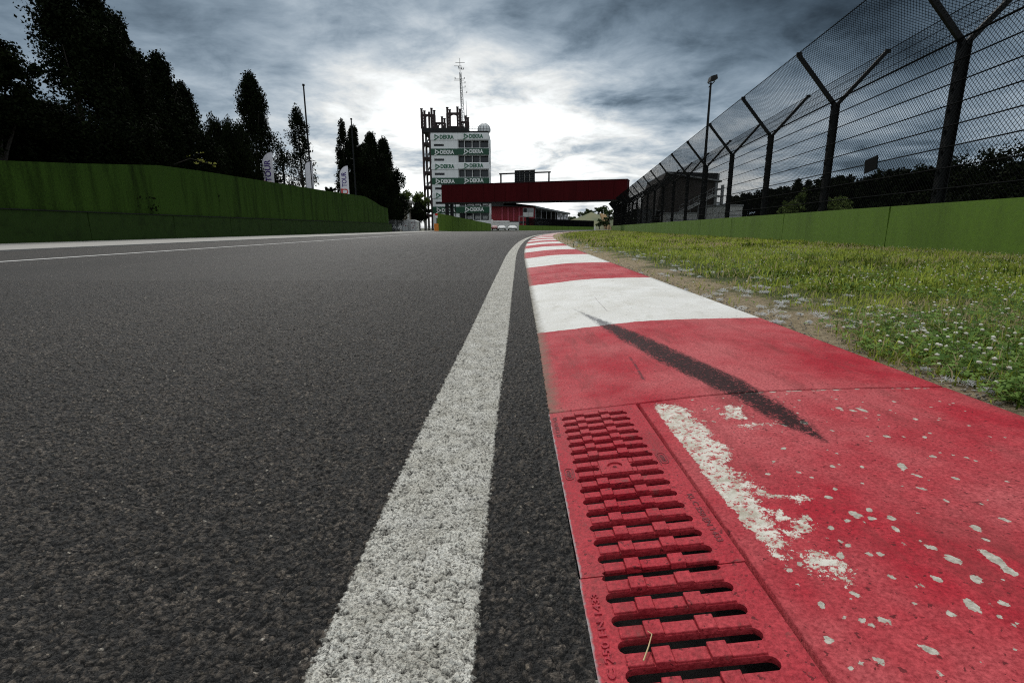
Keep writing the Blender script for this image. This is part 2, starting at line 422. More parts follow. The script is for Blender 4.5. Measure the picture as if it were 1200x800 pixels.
FRONT = Matrix.Rotation(math.pi / 2, 4, 'X')           # text facing the camera side (-Y)

# ================================================================== GROUND
bm = bmesh.new()                                     # one sheet to the horizon, open over the drain channel
gxs = [-1500, -300, -60, .05, .40, 60, 300, 1500]; gys = [-900, -60, -.3, 1.40, 60, 400, 2100]
gv = [[bm.verts.new((x, y, -.06)) for x in gxs] for y in gys]
for j in range(len(gys) - 1):
    for i in range(len(gxs) - 1):
        if not (gxs[i] == .05 and gys[j] == -.3): bm.faces.new((gv[j][i], gv[j][i + 1], gv[j + 1][i + 1], gv[j + 1][i]))
struct(bm_obj('ground', bm, m_terr))

# rows shared by road and edge line
rows = [.36]
while rows[-1] < 5: rows.append(rows[-1] + max(.0027, .0038 * rows[-1]))
while rows[-1] < 78: rows.append(rows[-1] * 1.03)
rows = np.array(rows)
def cols_from(a, b):
    out = [a]
    while out[-1] > b:
        d_ = abs(out[-1] + .1); out.append(out[-1] - (max(.0028, .0038 * d_) if d_ < 5.6 else .25))
    out[-1] = b
    return np.array(out[::-1])
L0, L1 = -.335, -.135
def strip(ts, name, mat, attr=False):
    Y = np.repeat(rows[:, None], len(ts), 1); X = kerbL(rows)[:, None] + ts[None, :]
    # near the left pavement the road keeps to its own straight edge
    w = np.clip((-ts - 4) / 7.3, 0, 1)[None, :]
    X = X * (1 - w) + w * np.minimum(X, (-11.3 + (ts[None, :] + 11.4)))
    V = np.stack([X, Y, np.zeros_like(X)], -1).reshape(-1, 3)
    at_ = {'u': np.repeat(((ts - L0) / (L1 - L0))[None, :], len(rows), 0)} if attr else None
    return np_mesh(name, V, grid_faces(len(rows), len(ts)), mat, at_, smooth=True)
tsA = cols_from(L0, -11.4); tsB = np.linspace(L0, L1, 72); tsC = np.linspace(L1, 0.002, 50)
roadL = strip(tsA, 'track', m_asphalt)
roadR = strip(tsC, 'track', m_asphalt)
struct(roadL); struct(roadR)
edge = strip(tsB, 'edge_line', m_line, True); struct(edge)
# the far bend of the track (lies a little lower than the near sheet's end)
bm = bmesh.new()
ys = [77.5, 84, 92, 100, 110, 122, 135, 150]
prev = None
for y in ys:
    xl = -11.3 if y < 90 else -11.3 + (y - 90) * .55
    xr = float(kerbL(min(y, 130))) + (y - 77) * .6 + .3
    a = bm.verts.new((xl, y, -.006)); b = bm.verts.new((xr, y, -.006))
    if prev: bm.faces.new((prev[0], prev[1], b, a))
    prev = (a, b)
a = [bm.verts.new(q) for q in ((20, 104, -.010), (140, 126, -.010), (140, 150, -.010), (20, 136, -.010))]; bm.faces.new(a)
struct(bm_obj('track', bm, m_asphalt))
# left painted edge line
Y = np.linspace(4, 76, 60); xl = np.where(Y < 20, -7.75, -7.75 - (Y - 20) * .02)
V = np.concatenate([np.stack([xl - .08, Y, np.full_like(Y, .006)], 1), np.stack([xl + .08, Y, np.full_like(Y, .006)], 1)])
n = len(Y); f = np.stack([np.arange(n - 1), np.arange(n - 1) + n, np.arange(1, n) + n, np.arange(1, n)], 1)
m_line2 = plain('thin_line_paint', (.55, .54, .52), .8, .2, 9)
struct(np_mesh('far_edge_line', V, f, m_line2))
# raised concrete pavement under the left wall
bm = bmesh.new(); box(bm, -16.4, -11.3, 2, 96, -.1, .03)
bmesh.ops.subdivide_edges(bm, edges=bm.edges[:], cuts=1)
struct(bm_obj('pavement', bm, m_pave))

# ================================================================== KERB
def seg_d(X, Y, a, b):
    ax, ay = a; bx, by = b; dx, dy = bx - ax, by - ay; L = dx * dx + dy * dy + 1e-12
    t_ = np.clip(((X - ax) * dx + (Y - ay) * dy) / L, 0, 1)
    return np.hypot(X - ax - t_ * dx, Y - ay - t_ * dy), t_
CAP = [  # flaked band: pixel pairs with half widths in metres
    ((783, 480), (805, 508), .046, .050), ((805, 508), (830, 535), .050, .046), ((836, 552), (858, 583), .042, .040), ((858, 583), (888, 618), .040, .030),
    ((888, 618), (915, 640), .026, .012), ((940, 648), (975, 664), .010, .020), ((962, 652), (985, 676), .016, .010), ((858, 478), (862, 488), .022, .020), ((868, 500), (905, 495), .006, .006),
    ((905, 580), (935, 583), .005, .006), ((930, 622), (945, 612), .010, .007), ((905, 600), (915, 607), .010, .008), ((880, 640), (920, 652), .004, .006), ((870, 560), (890, 575), .005, .008), ((765, 478), (770, 484), .010, .008)]
CAPW = [(on_kerb(*a), on_kerb(*b), r0, r1) for a, b, r0, r1 in CAP]
SP = [(1039, 511, 5), (1060, 512, 3), (1084, 512, 4), (1094, 534.5, 5), (1057, 546, 7), (1075, 557, 5), (976, 546, 4), (1010, 547, 3), (1010, 566, 3), (972, 583, 5), (1003, 603, 8), (1022, 607, 6), (1050, 620, 5),
      (1044, 606, 5), (1143, 618, 6), (1091, 641, 6), (1117, 655, 9), (1098, 678, 7), (1145, 678, 10), (1160, 651, 9), (1172, 659, 8), (1183, 668, 9), (1140, 709, 8), (1176, 706, 6), (1161, 709, 4), (1114, 719, 6), (963, 708, 8),
      (988, 723, 5), (1023, 732, 7), (1035, 726, 6), (1003, 696, 5), (972, 750, 5), (1086, 759, 7), (1150, 775, 5), (1046, 676, 5), (996, 782, 4), (920, 498, 4), (942, 495, 5), (983, 478, 5), (1000, 481, 3), (1073, 491, 4),
      (918, 525, 4), (900, 555, 4), (951, 559, 3), (974, 618, 5), (985, 651, 5), (938, 660, 5), (1019, 649, 4), (1032, 649, 4), (1056, 636, 4), (1068, 792, 4), (1104, 790, 5), (1190, 760, 5), (1010, 480, 4), (1030, 486, 3), (1120, 560, 4), (1150, 590, 4), (1180, 610, 4)]
SPW = []
for x, y, r in SP:
    X, Yw = on_kerb(x, y); SPW.append((X, Yw, r * 1.28 * Yw / 600 * random.uniform(.45, .72), random.uniform(1.0, 2.1), random.uniform(-.6, .6)))
for _ in range(150):
    Yw = random.uniform(.45, 1.33); X = random.uniform(.38, 1.1); SPW.append((X, Yw, random.uniform(.0014, .0036), random.uniform(.6, 1.9), random.uniform(-1, 1)))
for k in range(34):                                   # pale crumbs along the slab joint
    X = random.uniform(.62, 1.15); SPW.append((X, 1.335 - random.uniform(0, .006), random.uniform(.004, .009), .35, 0))
SKP = [((672, 362), .004), ((700, 375), .030), ((740, 395), .062), ((800, 425), .068), ((850, 448), .064), ((890, 470), .052), ((930, 495), .042), ((968, 517), .010)]
SKW = [(on_kerb(*a), w) for a, w in SKP]
SCR = [[(738, 418), (746, 430), (755, 446)], [(690, 337), (700, 352), (712, 365)]]
SCW = [([on_kerb(*a) for a in l], w) for l, w in zip(SCR, (.006, .004))]
def kerb_fields(X, Y):
    chip = np.full(X.shape, -.05)
    for a, b, r0, r1 in CAPW:
        d_, t_ = seg_d(X, Y, a, b); chip = np.maximum(chip, .92 * (r0 + (r1 - r0) * t_) - d_)
    spot = np.full(X.shape, -.02)
    for x, y, r, el, an in SPW:
        m = (np.abs(X - x) < .06) & (np.abs(Y - y) < .06)
        if not m.any(): continue
        dx = X[m] - x; dy = Y[m] - y; ca, sa = math.cos(an), math.sin(an)
        q = np.hypot((dx * ca + dy * sa), (-dx * sa + dy * ca) / el); spot[m] = np.maximum(spot[m], r - q)
    skid = np.full(X.shape, -.05)
    for (a, w0), (b, w1) in zip(SKW, SKW[1:]):
        d_, t_ = seg_d(X, Y, a, b); skid = np.maximum(skid, (w0 + (w1 - w0) * t_) - d_)
    scr = np.full(X.shape, -.05)
    for l, w in SCW:
        for a, b in zip(l, l[1:]):
            d_, _ = seg_d(X, Y, a, b); scr = np.maximum(scr, w - d_)
    return np.clip(chip, -.05, .05), np.clip(spot, -.02, .03), np.clip(skid, -.05, .06), np.clip(scr, -.05, .02)
Vs, Fs, A = [], [], {k: [] for k in ('s', 't', 'chip', 'spot', 'skid', 'scratch')}
off = 0
def kerb_patch(Yr, ts, skirt):
    """skirt: dict of sides to turn down"""
    global off
    ts = list(ts); Yr = list(Yr)
    tl, zl = ts[:], [0.0] * len(ts)
    yl, zy = Yr[:], [0.0] * len(Yr)
    if 'l' in skirt: tl = [ts[0], ts[0] + .001] + ts[1:]; zl = [-.12, -.0015] + [0] * (len(ts) - 1)
    if 'r' in skirt: tl = tl + [tl[-1] + .006]; zl = zl + [-.12]
    if 'f' in skirt: yl = [Yr[0], Yr[0] + .001] + Yr[1:]; zy = [-.12, -.0015] + [0] * (len(Yr) - 1)
    if 'b' in skirt: yl = yl + [yl[-1] + .002]; zy = zy + [-.12]
    T, Yg = np.meshgrid(np.array(tl), np.array(yl)); D = np.minimum(np.array(zl)[None, :], np.array(zy)[:, None])
    kx = kerbL(Yg); jag = np.where(T < .02, .003 * np.sin(Yg * 61) * np.sin(Yg * 23 + 1) + .002 * np.sin(Yg * 171), 0)
    X = kx + T + np.where(T > .26, 0, jag); Z = prof(np.clip(T, 0, KW)) + D
    Vs.append(np.stack([X, Yg, Z], -1).reshape(-1, 3)); Fs.append(grid_faces(len(yl), len(tl), off)); off += X.size
    c_, sp_, sk_, sr_ = kerb_fields(X, Yg)
    for k, v in zip(('s', 't', 'chip', 'spot', 'skid', 'scratch'), (Yg, T, c_, sp_, sk_, sr_)): A[k].append(v.ravel())
GA = .243
kerb_patch(np.arange(.30, 1.3365, .0027), np.linspace(GA + .006, KW, 300), 'lrb')
kerb_patch(np.arange(1.3425, 3.4, .0055), np.linspace(0, KW, 200), 'lrf')
yy = [3.3945]
while yy[-1] < 75: yy.append(yy[-1] * 1.012)
kerb_patch(yy, np.linspace(0, KW, 24), 'lr')
ko = np_mesh('kerb', np.concatenate(Vs), np.concatenate(Fs), m_kerb, {k: np.concatenate(v) for k, v in A.items()}, smooth=True)
struct(ko)

# ================================================================== DRAIN GRATES
bm = bmesh.new()
box(bm, .085, .36, -.2, 1.36, -.30, -.13); box(bm, .075, .094, -.2, 1.36, -.13, -.012); box(bm, .343, .36, -.2, 1.34, -.13, -.02)
struct(bm_obj('drain_channel', bm, m_gap))
slope = math.atan(.03 / .25)
S0, PITCH, SW = .4826, .0419, .0212
A0, A1 = .034, .208
def slot_loop(a0, a1, b, w=SW, n=6):
    r = w / 2; pts = []
    for k in range(n + 1):
        an = math.pi / 2 + math.pi * k / n; pts.append((a0 + r + r * math.cos(an), b + r * math.sin(an)))
    for k in range(n + 1):
        an = -math.pi / 2 + math.pi * k / n; pts.append((a1 - r + r * math.cos(an), b + r * math.sin(an)))
    return pts
def plate(name, loops, thick, mat, parent, top=0.0):
    bm = bmesh.new(); es = []
    for l in loops:
        vs = [bm.verts.new((x, y, top)) for x, y in l]
        es += [bm.edges.new((vs[i], vs[(i + 1) % len(vs)])) for i in range(len(vs))]
    r = bmesh.ops.triangle_fill(bm, use_beauty=True, use_dissolve=False, edges=es)
    fs = [g for g in r['geom'] if isinstance(g, bmesh.types.BMFace)]
    # drop anything filled inside a slot
    ex = bmesh.ops.extrude_face_region(bm, geom=fs)
    bmesh.ops.translate(bm, vec=(0, 0, -thick), verts=[v for v in ex['geom'] if isinstance(v, bmesh.types.BMVert)])
    return bm
def grate(b0, b1, ks, bolt_k, label, texts, logos, halfnotch):
    g = thing('drain_grate', label, 'drain grate', (float(kerbL((b0 + b1) / 2)), b0, .001), 0, 'red grates set in the kerb')
    g.rotation_euler = (0, -slope, 0)
    n0 = .0098
    def rect():
        l = [(.003, .0008)]
        if 'near' in halfnotch: l += [(A0 + .004, .0008), (A0 + .001, n0 * .6), (A0 + .006, n0), (A1 - .006, n0), (A1 - .001, n0 * .6), (A1 - .004, .0008)]
        l += [(GA, .0008), (GA, b1 - b0 - .0008)]
        if 'far' in halfnotch:
            e = b1 - b0 - .0008; l += [(A1 - .004, e), (A1 - .001, e - n0 * .6), (A1 - .006, e - n0), (A0 + .006, e - n0), (A0 + .001, e - n0 * .6), (A0 + .004, e)]
        l += [(.003, b1 - b0 - .0008)]
        return l
    loops = [rect()]
    cen = [S0 + PITCH * k - b0 for k in ks]
    for k, c in zip(ks, cen):
        if k == bolt_k: loops += [slot_loop(A0, .086, c), slot_loop(.150, A1, c)]
        else: loops.append(slot_loop(A0, A1, c))
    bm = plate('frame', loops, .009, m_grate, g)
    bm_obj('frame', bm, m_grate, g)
    # raised bars with their two square studs
    bars = sorted({round(c + sgn * PITCH / 2, 5) for c in cen for sgn in (-1, 1)})
    bars = [b for i, b in enumerate(bars) if i == 0 or b - bars[i - 1] > .01]
    hw = (PITCH - SW) / 2 - .0012
    cb = S0 + PITCH * bolt_k - b0 if bolt_k is not None else -9
    for b in bars:
        if b < .012 or b > b1 - b0 - .012: continue
        bm = bmesh.new(); split_at = None
        near_bolt = abs(b - cb) < PITCH * .7
        segs = [(.040, .0705, .0028), (.0715, .0935, .0066), (.0945, .1355, .0028), (.1365, .1590, .0066), (.1600, .2005, .0028)]
        for a0, a1, hgt_ in segs:
            if near_bolt and a1 > .0865 and a0 < .1495:
                if a0 < .0865: a1 = .0855; hgt_ = .0028
                elif a1 > .1495:
                    a0 = .1505; hgt_ = .0028
                    if len(bm.verts): bm_obj('bar', bm, m_grate, g); bm = bmesh.new()
                else: continue
                if a1 - a0 < .004: continue
            ex_ = .0022 if hgt_ > .005 else 0.0
            box(bm, a0, a1, b - hw - ex_, b + hw + ex_, -.003 if not ex_ else -.0045, hgt_ + random.uniform(-.0002, .0002), .0011)
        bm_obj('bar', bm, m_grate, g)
    if bolt_k is not None:
        n = 24
        ring = [(.118 + .0155 * math.cos(2 * math.pi * i / n), cb + .0155 * math.sin(2 * math.pi * i / n)) for i in range(n)]
        sq = [(.087, cb - .030), (.149, cb - .030), (.149, cb + .030), (.087, cb + .030)]
        bm = plate('boss', [sq, ring], .02, m_grate, g, .0035); bo = bm_obj('bolt_boss', bm, m_grate, g)
        bm = bmesh.new(); tube(bm, [(.118, cb, -.02), (.118, cb, -.0075), (.118, cb, -.0068)], [.0165, .0165, .016], 20)
        tube(bm, [(.118, cb, -.0068), (.118, cb, -.001), (.118, cb, .0)], [.0075, .0075, .006], 6)
        bm_obj('bolt', bm, m_bolt, bo, False)
    for s_, a, b, ln, side in texts:
        rz = -math.pi / 2 if side == 'r' else math.pi / 2
        M = Matrix.Translation((a, b - b0, .0002)) @ Matrix.Rotation(rz, 4, 'Z')
        text(s_, .0135, M, m_letter if b > .6 else m_raised, g, 0.0003, .0006 if b > .6 else .0016, ln)
    for a, b, side in logos:
        bm = bmesh.new()
        pts = []
        for k in range(28):
            an = 2 * math.pi * k / 28; ex = .026 if abs(math.cos(an)) >= 0 else 0
            x = .0075 * math.cos(an); y = (.017 if math.sin(an) >= 0 else -.017) + .0075 * math.sin(an); pts.append((a + x, b - b0 + y))
        for i in range(28):
            p0, p1 = pts[i], pts[(i + 1) % 28]; bar(bm, (*p0, .0005), (*p1, .0005), .0012, .0012)
        sd = -1 if side == 'r' else 1
        bar(bm, (a + sd * .0105, b - b0 - .032, .0005), (a + sd * .0105, b - b0 + .022, .0005), .0011, .0012)
        lg = bm_obj('emblem', bm, m_letter, g)
        M = Matrix.Translation((a, b - b0, .0002)) @ Matrix.Rotation(-math.pi / 2 if side == 'r' else math.pi / 2, 4, 'Z')
        text('GIERO', .0105, M, m_letter, lg, .0003, .0006, .033)
    return g
grate(.6555, 1.3345, list(range(5, 20)), 12, 'red slotted drain grate with a sunken round bolt, ending at the kerb joint',
      [('KL C 250 EN 1433', .2265, .778, .145, 'r'), ('KL C 250 EN 1433', .018, 1.235, .13, 'l')], [(.222, 1.0, 'r'), (.021, .975, 'l')], ('near',))
grate(-.04, .654, list(range(-10, 4)), None, 'red slotted drain grate nearest the camera, with worn raised lettering',
      [('KL C 250 EN 1433', .020, .535, .17, 'l')], [], ('far',))
# steel edge of the slab beside the grates is part of the kerb; a dry stem lies across the bars
bm = bmesh.new()
ax, ay = .165, .605
tube(bm, [(.1515, .497, .014), (.162, .515, .0165), (.170, .531, .019), (.166, .536, .019)], [.0009, .0008, .0006, .0005], 5)
tag(bm_obj('dry_stem', bm, m_straw), 'bent dry straw stem lying across the near drain grate bars', 'straw')

# ================================================================== VERGE
ny, nx = 150, 90
Yv = np.concatenate([np.linspace(.2, 12, 110), np.geomspace(12.4, 110, 60)]); w = np.linspace(0, 1, 100) ** 1.6
xl = kerbL(Yv) + KW + .003; xr = np.maximum(wallX(Yv) + .5, xl + .2)
Xv = xl[:, None] + (xr - xl)[:, None] * w[None, :]; Yg = np.repeat(Yv[:, None], len(w), 1)
E_ = np.clip(Xv - xl[:, None], 0, 3)
def vnoise(x, y, s, seed=0):
    x = x * s; y = y * s; xi = np.floor(x).astype(int); yi = np.floor(y).astype(int); fx = x - xi; fy = y - yi
    fx = fx * fx * (3 - 2 * fx); fy = fy * fy * (3 - 2 * fy)
    def hsh(a, b):
        n_ = (a * 374761393 + b * 668265263 + seed * 974634777) & 0x7fffffff; n_ = ((n_ ^ (n_ >> 13)) * 1274126177) & 0x7fffffff
        return ((n_ ^ (n_ >> 16)) & 0xffff) / 65535.0
    return (hsh(xi, yi) * (1 - fx) + hsh(xi + 1, yi) * fx) * (1 - fy) + (hsh(xi, yi + 1) * (1 - fx) + hsh(xi + 1, yi + 1) * fx) * fy
def fbm(x, y, s, seed=0): return .5 * vnoise(x, y, s, seed) + .3 * vnoise(x, y, s * 2.1, seed + 1) + .2 * vnoise(x, y, s * 4.3, seed + 2)
Zv = WZ - .004 + np.clip(E_ * .3, 0, 1) * (fbm(Xv, Yg, 3, 5) - .4) * .05
np_o = np_mesh('verge', np.stack([Xv, Yg, Zv], -1).reshape(-1, 3), grid_faces(len(Yv), len(w)), m_soil, {'e': E_}, smooth=True); struct(np_o)

def cover(X, Y):
    """how much grass grows here, 0..1: thin and patchy along the kerb"""
    e = X - (kerbL(Y) + KW)
    bare = .015 + .46 * np.clip((Y - 1.75) / 1.1, 0, 1) + .60 * np.clip((Y - 2.4) / 3, 0, 1)
    return np.clip((e - bare * .35) / (bare + .05), .05, 1) * np.clip((fbm(X, Y, 1.6, 21) - .28 + np.clip(e - bare, 0, 1.2) * .45) * 4, 0, 1)
def scatter(n, y0, y1, power=1.0):
    Y = y0 + (y1 - y0) * RNG.random(n) ** power
    xl = kerbL(Y) + KW + .005; xr = np.minimum(wallX(Y) - .05, Y * 1.12 + .3)
    ok = xr > xl + .05
    X = xl + (xr - xl) * RNG.random(n)
    return X[ok], Y[ok]
def blades(X, Y, hmin, hmax, wd, lean=1.05):
    n = len(X); h = hmin + (hmax - hmin) * RNG.random(n) ** 1.7
    an = RNG.random(n) * 2 * math.pi; le = lean * (RNG.random(n) ** .8) * h
    wa = RNG.random(n) * math.pi; wx = np.cos(wa) * wd; wy = np.sin(wa) * wd
    dx = np.cos(an) * le; dy = np.sin(an) * le; z0 = WZ - .012
    P = np.empty((n, 5, 3))
    P[:, 0] = np.stack([X - wx, Y - wy, np.full(n, z0)], 1); P[:, 1] = np.stack([X + wx, Y + wy, np.full(n, z0)], 1)
    P[:, 2] = np.stack([X - wx * .8 + dx * .35, Y - wy * .8 + dy * .35, z0 + h * .6], 1); P[:, 3] = np.stack([X + wx * .8 + dx * .35, Y + wy * .8 + dy * .35, z0 + h * .6], 1)
    P[:, 4] = np.stack([X + dx, Y + dy, z0 + h * (.98 - .25 * (le / h))], 1)
    b = np.arange(n)[:, None] * 5
    return P.reshape(-1, 3), np.concatenate([b + [[0, 1, 3]], b + [[0, 3, 2]], b + [[2, 3, 4]]])
VV, FF, RR = [], [], []; off = 0
for (n, y0, y1, pw, hmn, hmx, wd, dens) in ((34000, 1.25, 4.2, 1.3, .018, .075, .0024, 1), (80000, 3.6, 13, 1.2, .03, .095, .0048, 1), (90000, 12, 60, 1.6, .05, .12, .012, 1), (16000, 55, 104, 1.2, .05, .13, .02, 1)):
    X, Y = scatter(n, y0, y1, pw)
    # tufts: draw many blades towards tuft centres
    nt = max(40, len(X) // 22); ti = RNG.integers(0, nt, len(X)); tuf = RNG.random(len(X)) < .72
    cx_, cy_ = X[:nt].copy(), Y[:nt].copy(); th = .55 + 1.0 * RNG.random(nt) ** 1.5; tc = RNG.random(nt)
    spread = (.020 + .035 * RNG.random(nt)) * (1 + .10 * np.minimum(cy_, 30))
    X = np.where(tuf, cx_[ti] + RNG.normal(0, 1, len(X)) * spread[ti], X); Y = np.where(tuf, cy_[ti] + RNG.normal(0, 1, len(Y)) * spread[ti], Y)
    k = (RNG.random(len(X)) < cover(X, Y)) & (X > kerbL(Y) + KW + .004) & (X < wallX(Y) - .02); X, Y, ti, tuf = X[k], Y[k], ti[k], tuf[k]
    v, f = blades(X, Y, hmn, hmx, wd)
    hs_ = np.repeat(np.where(tuf, th[ti], .6), 5); v[:, 2] = WZ - .012 + (v[:, 2] - WZ + .012) * hs_
    patch = fbm(X, Y, 1.1, 40); r = np.clip(RNG.random(len(X)) * .45 + np.where(tuf, tc[ti] - .5, 0) * .7 + (patch - .5) * 1.0 + .22, 0, .79)
    dry = RNG.random(len(X)) < np.clip(.35 - .25 * (X - kerbL(Y) - KW), .06, .45) + .55 * np.clip((fbm(X, Y, .8, 60) - .54) * 6, 0, 1); r[dry] = .9
    VV.append(v); FF.append(f + off); RR.append(np.repeat(r, 5)); off += len(v)
g = np_mesh('grass', np.concatenate(VV), np.concatenate(FF), m_grass, {'rnd': np.concatenate(RR)})
tag(g, 'green grass with straw blades growing on the verge beside the kerb', 'grass', kind='stuff')
# white clover: three leaflets on a stalk, and its round heads
X, Y = scatter(30000, 1.2, 9, 1.6)
k = (fbm(X, Y, 1.0, 77) > .40) & (RNG.random(len(X)) < cover(X, Y)); X, Y = X[k], Y[k]
n = len(X); sz = .006 + .007 * RNG.random(n); z = WZ + .006 + .045 * RNG.random(n) ** 1.3
VV, FF = [], []; rot = RNG.random(n) * 6.28; tx = (RNG.random(n) - .5) * .9; ty = (RNG.random(n) - .5) * .9
P = np.empty((n, 3, 4, 3))
for j in range(3):
    a = rot + j * 2.094; c_, s_ = np.cos(a), np.sin(a)
    for q, (r_, w_) in enumerate(((0, 0), (.7, -.55), (1.15, 0), (.7, .55))):
        lx = (c_ * r_ - s_ * w_) * sz; ly = (s_ * r_ + c_ * w_) * sz
        P[:, j, q] = np.stack([X + lx, Y + ly, z + lx * tx + ly * ty + (.002 if q in (1, 3) else 0)], 1)
b = np.arange(n * 3)[:, None] * 4
cl = np_mesh('clover', P.reshape(-1, 3), b + [[0, 1, 2, 3]], m_clover, {'rnd': np.repeat(RNG.random(n), 12)})
tag(cl, 'low dark green clover leaves spreading over the verge edge', 'clover', kind='stuff')
X, Y = scatter(2300, 1.25, 14, 1.15)
k = (fbm(X, Y, 1.0, 77) > .42) & (RNG.random(len(X)) < cover(X, Y) * .9); X, Y = X[k], Y[k]; n = len(X)
bm = bmesh.new(); bmesh.ops.create_icosphere(bm, subdivisions=2, radius=1)
ico = np.array([v.co[:] for v in bm.verts]); icf = np.array([[v.index for v in f.verts] for f in bm.faces]); bm.free()
spike = 1 + .45 * (RNG.random((n, len(ico))) - .5)
r_ = .0036 + .0034 * RNG.random(n); zz = WZ + .03 + .045 * RNG.random(n)
P = ico[None] * spike[..., None] * r_[:, None, None]; P[:, :, 2] *= .8; P += np.stack([X, Y, zz], 1)[:, None]
fl = np_mesh('clover_flowers', P.reshape(-1, 3), (np.arange(n)[:, None, None] * len(ico) + icf[None]).reshape(-1, 3), m_flower, {'rnd': np.clip(P[:, :, 2] - zz[:, None], -.005, .005).ravel() * 100 + .5})
tag(fl, 'small round white clover heads dotted through the green verge', 'clover flowers', kind='stuff')
# poplar fluff caught on the ground
X, Y = scatter(1600, 1.3, 18, 1.15)
e = X - kerbL(Y) - KW; k = RNG.random(len(X)) < np.clip(1.1 - e * .55, .03, 1) * np.clip((fbm(X, Y, 2.0, 90) - .40) * 5, 0, 1); X, Y = X[k], Y[k]
m_ = 55; n = len(X); cr = (.006 + .020 * RNG.random(n) ** 2)
CX = np.repeat(X, m_) + RNG.normal(0, 1, n * m_) * np.repeat(cr, m_); CY = np.repeat(Y, m_) + RNG.normal(0, 1, n * m_) * np.repeat(cr, m_); CZ = WZ + .004 + np.abs(RNG.normal(0, .35, n * m_)) * np.repeat(cr, m_) + .006 * RNG.random(n * m_)
d_ = RNG.normal(0, 1, (n * m_, 3)); d_[:, 2] *= .5; d_ /= np.linalg.norm(d_, axis=1, keepdims=True); ln = .004 + .009 * RNG.random(n * m_)
A_ = np.stack([CX, CY, CZ], 1); v, f = wires(A_ - d_ * ln[:, None], A_ + d_ * ln[:, None], (.00045 + .00014 * np.minimum(A_[:, 1:2], 9)))
fo = np_mesh('seed_fluff', v, f, m_fluff, {'rnd': RNG.random(len(v))})
tag(fo, 'white poplar seed fluff caught on bare soil along the kerb', 'seed fluff', kind='stuff')
# crumbs of stone along the edge of the slab
Y = RNG.random(900) ** 1.4 * 6 + 1.2; X = kerbL(Y) + KW + .012 + np.abs(RNG.normal(0, .09, 900)); r_ = .0015 + .0035 * RNG.random(900) ** 2
bm = bmesh.new(); bmesh.ops.create_icosphere(bm, subdivisions=1, radius=1)
ico1 = np.array([v.co[:] for v in bm.verts]); icf1 = np.array([[v.index for v in f.verts] for f in bm.faces]); bm.free()
P = ico1[None] * (1 + .5 * (RNG.random((900, len(ico1))) - .5))[..., None] * r_[:, None, None] + np.stack([X, Y, np.full(900, WZ + .001)], 1)[:, None]
so = np_mesh('gravel', P.reshape(-1, 3), (np.arange(900)[:, None, None] * len(ico1) + icf1[None]).reshape(-1, 3), m_stone)
tag(so, 'loose gravel crumbs along the outer edge of the kerb', 'gravel', kind='stuff')

# ================================================================== RIGHT BARRIER AND CATCH FENCE
ORD = ['first', 'second', 'third', 'fourth', 'fifth', 'sixth', 'seventh', 'eighth', 'ninth', 'tenth', 'eleventh', 'twelfth', 'thirteenth', 'fourteenth', 'fifteenth', 'sixteenth', 'seventeenth', 'eighteenth', 'nineteenth', 'twentieth']
fd = Vector((.125, 1, 0)).normalized(); fang = -math.atan(.125)
def block_mesh(L, hgt, w0, w1):
    bm = bmesh.new(); z = [(-.1, w0), (.12, w0), (.30, (w0 + w1) / 2), (hgt - .02, w1), (hgt, w1 - .02)]
    rings = []
    for zz_, w_ in z: rings.append([bm.verts.new(q) for q in ((0, 0, zz_), (w_, 0, zz_), (w_, L, zz_), (0, L, zz_))])
    # face to the track stays almost upright
    for a_, b_ in zip(rings, rings[1:]):
        for k in range(4): bm.faces.new((a_[k], a_[(k + 1) % 4], b_[(k + 1) % 4], b_[k]))
    bm.faces.new(rings[0][::-1]); bm.faces.new(rings[-1])
    bmesh.ops.bevel(bm, geom=[e for e in bm.edges if abs(e.verts[0].co.z - e.verts[1].co.z) > .05], offset=.02, segments=2, affect='EDGES')
    return bm
WTOP = .90
y = 5.75; i = 0; src = None
while y < 104 and i < 20:
    if src is None:
        src = bm_obj('barrier_block', block_mesh(5.97, WTOP, .19, .16), m_green_wall); o = src
    else:
        o = src.copy(); C.objects.link(o)
    yy0 = 5.75 + i * 5.95
    o.location = (wallX(yy0), yy0, WZ); o.rotation_euler = (0, 0, fang)
    tag(o, 'green concrete block under the right catch fence, %s from the near end' % ORD[i], 'barrier', 'green barrier blocks under the catch fence')
    i += 1; y = yy0 + 5.95
# one more block nearer than the frame's edge so the line does not stop short
fence = thing('catch_fence', 'tall dark catch fence with forked posts above the green right barrier', 'fence', (wallX(0) + .33, 0, 0), fang)
# local frame: +y runs along the fence, +x away from the track
ZJ, ARM, RISE = 3.97, 1.15, 1.28
def post_mesh():
    bm = bmesh.new()
    for x0, x1, y0, y1 in ((-.09, -.078, -.075, .075), (.078, .09, -.075, .075), (-.078, .078, -.008, .008)): box(bm, x0, x1, y0, y1, -.05, ZJ)
    for sgn in (-1, 1):
        bar(bm, (sgn * .02, 0, ZJ - .07), (sgn * ARM, 0, ZJ + RISE), .10, .075, (0, 1, 0))
        bar(bm, (sgn * ARM - .05, 0, ZJ + RISE + .01), (sgn * ARM + .09, 0, ZJ + RISE + .01), .10, .05, (0, 1, 0))
    for zz_ in np.arange(1.2, ZJ, .38): box(bm, -.12, -.09, -.03, .03, zz_ - .03, zz_ + .03)
    return bm
pm = None; LEN = 106.0
for k in range(22):
    yy0 = .75 + k * 5.0 * 1.0
    if pm is None: o = bm_obj('fence_post', post_mesh(), m_steel, fence); pm = o
    else: o = pm.copy(); C.objects.link(o); o.parent = fence
    o.location = (0, yy0, 0)
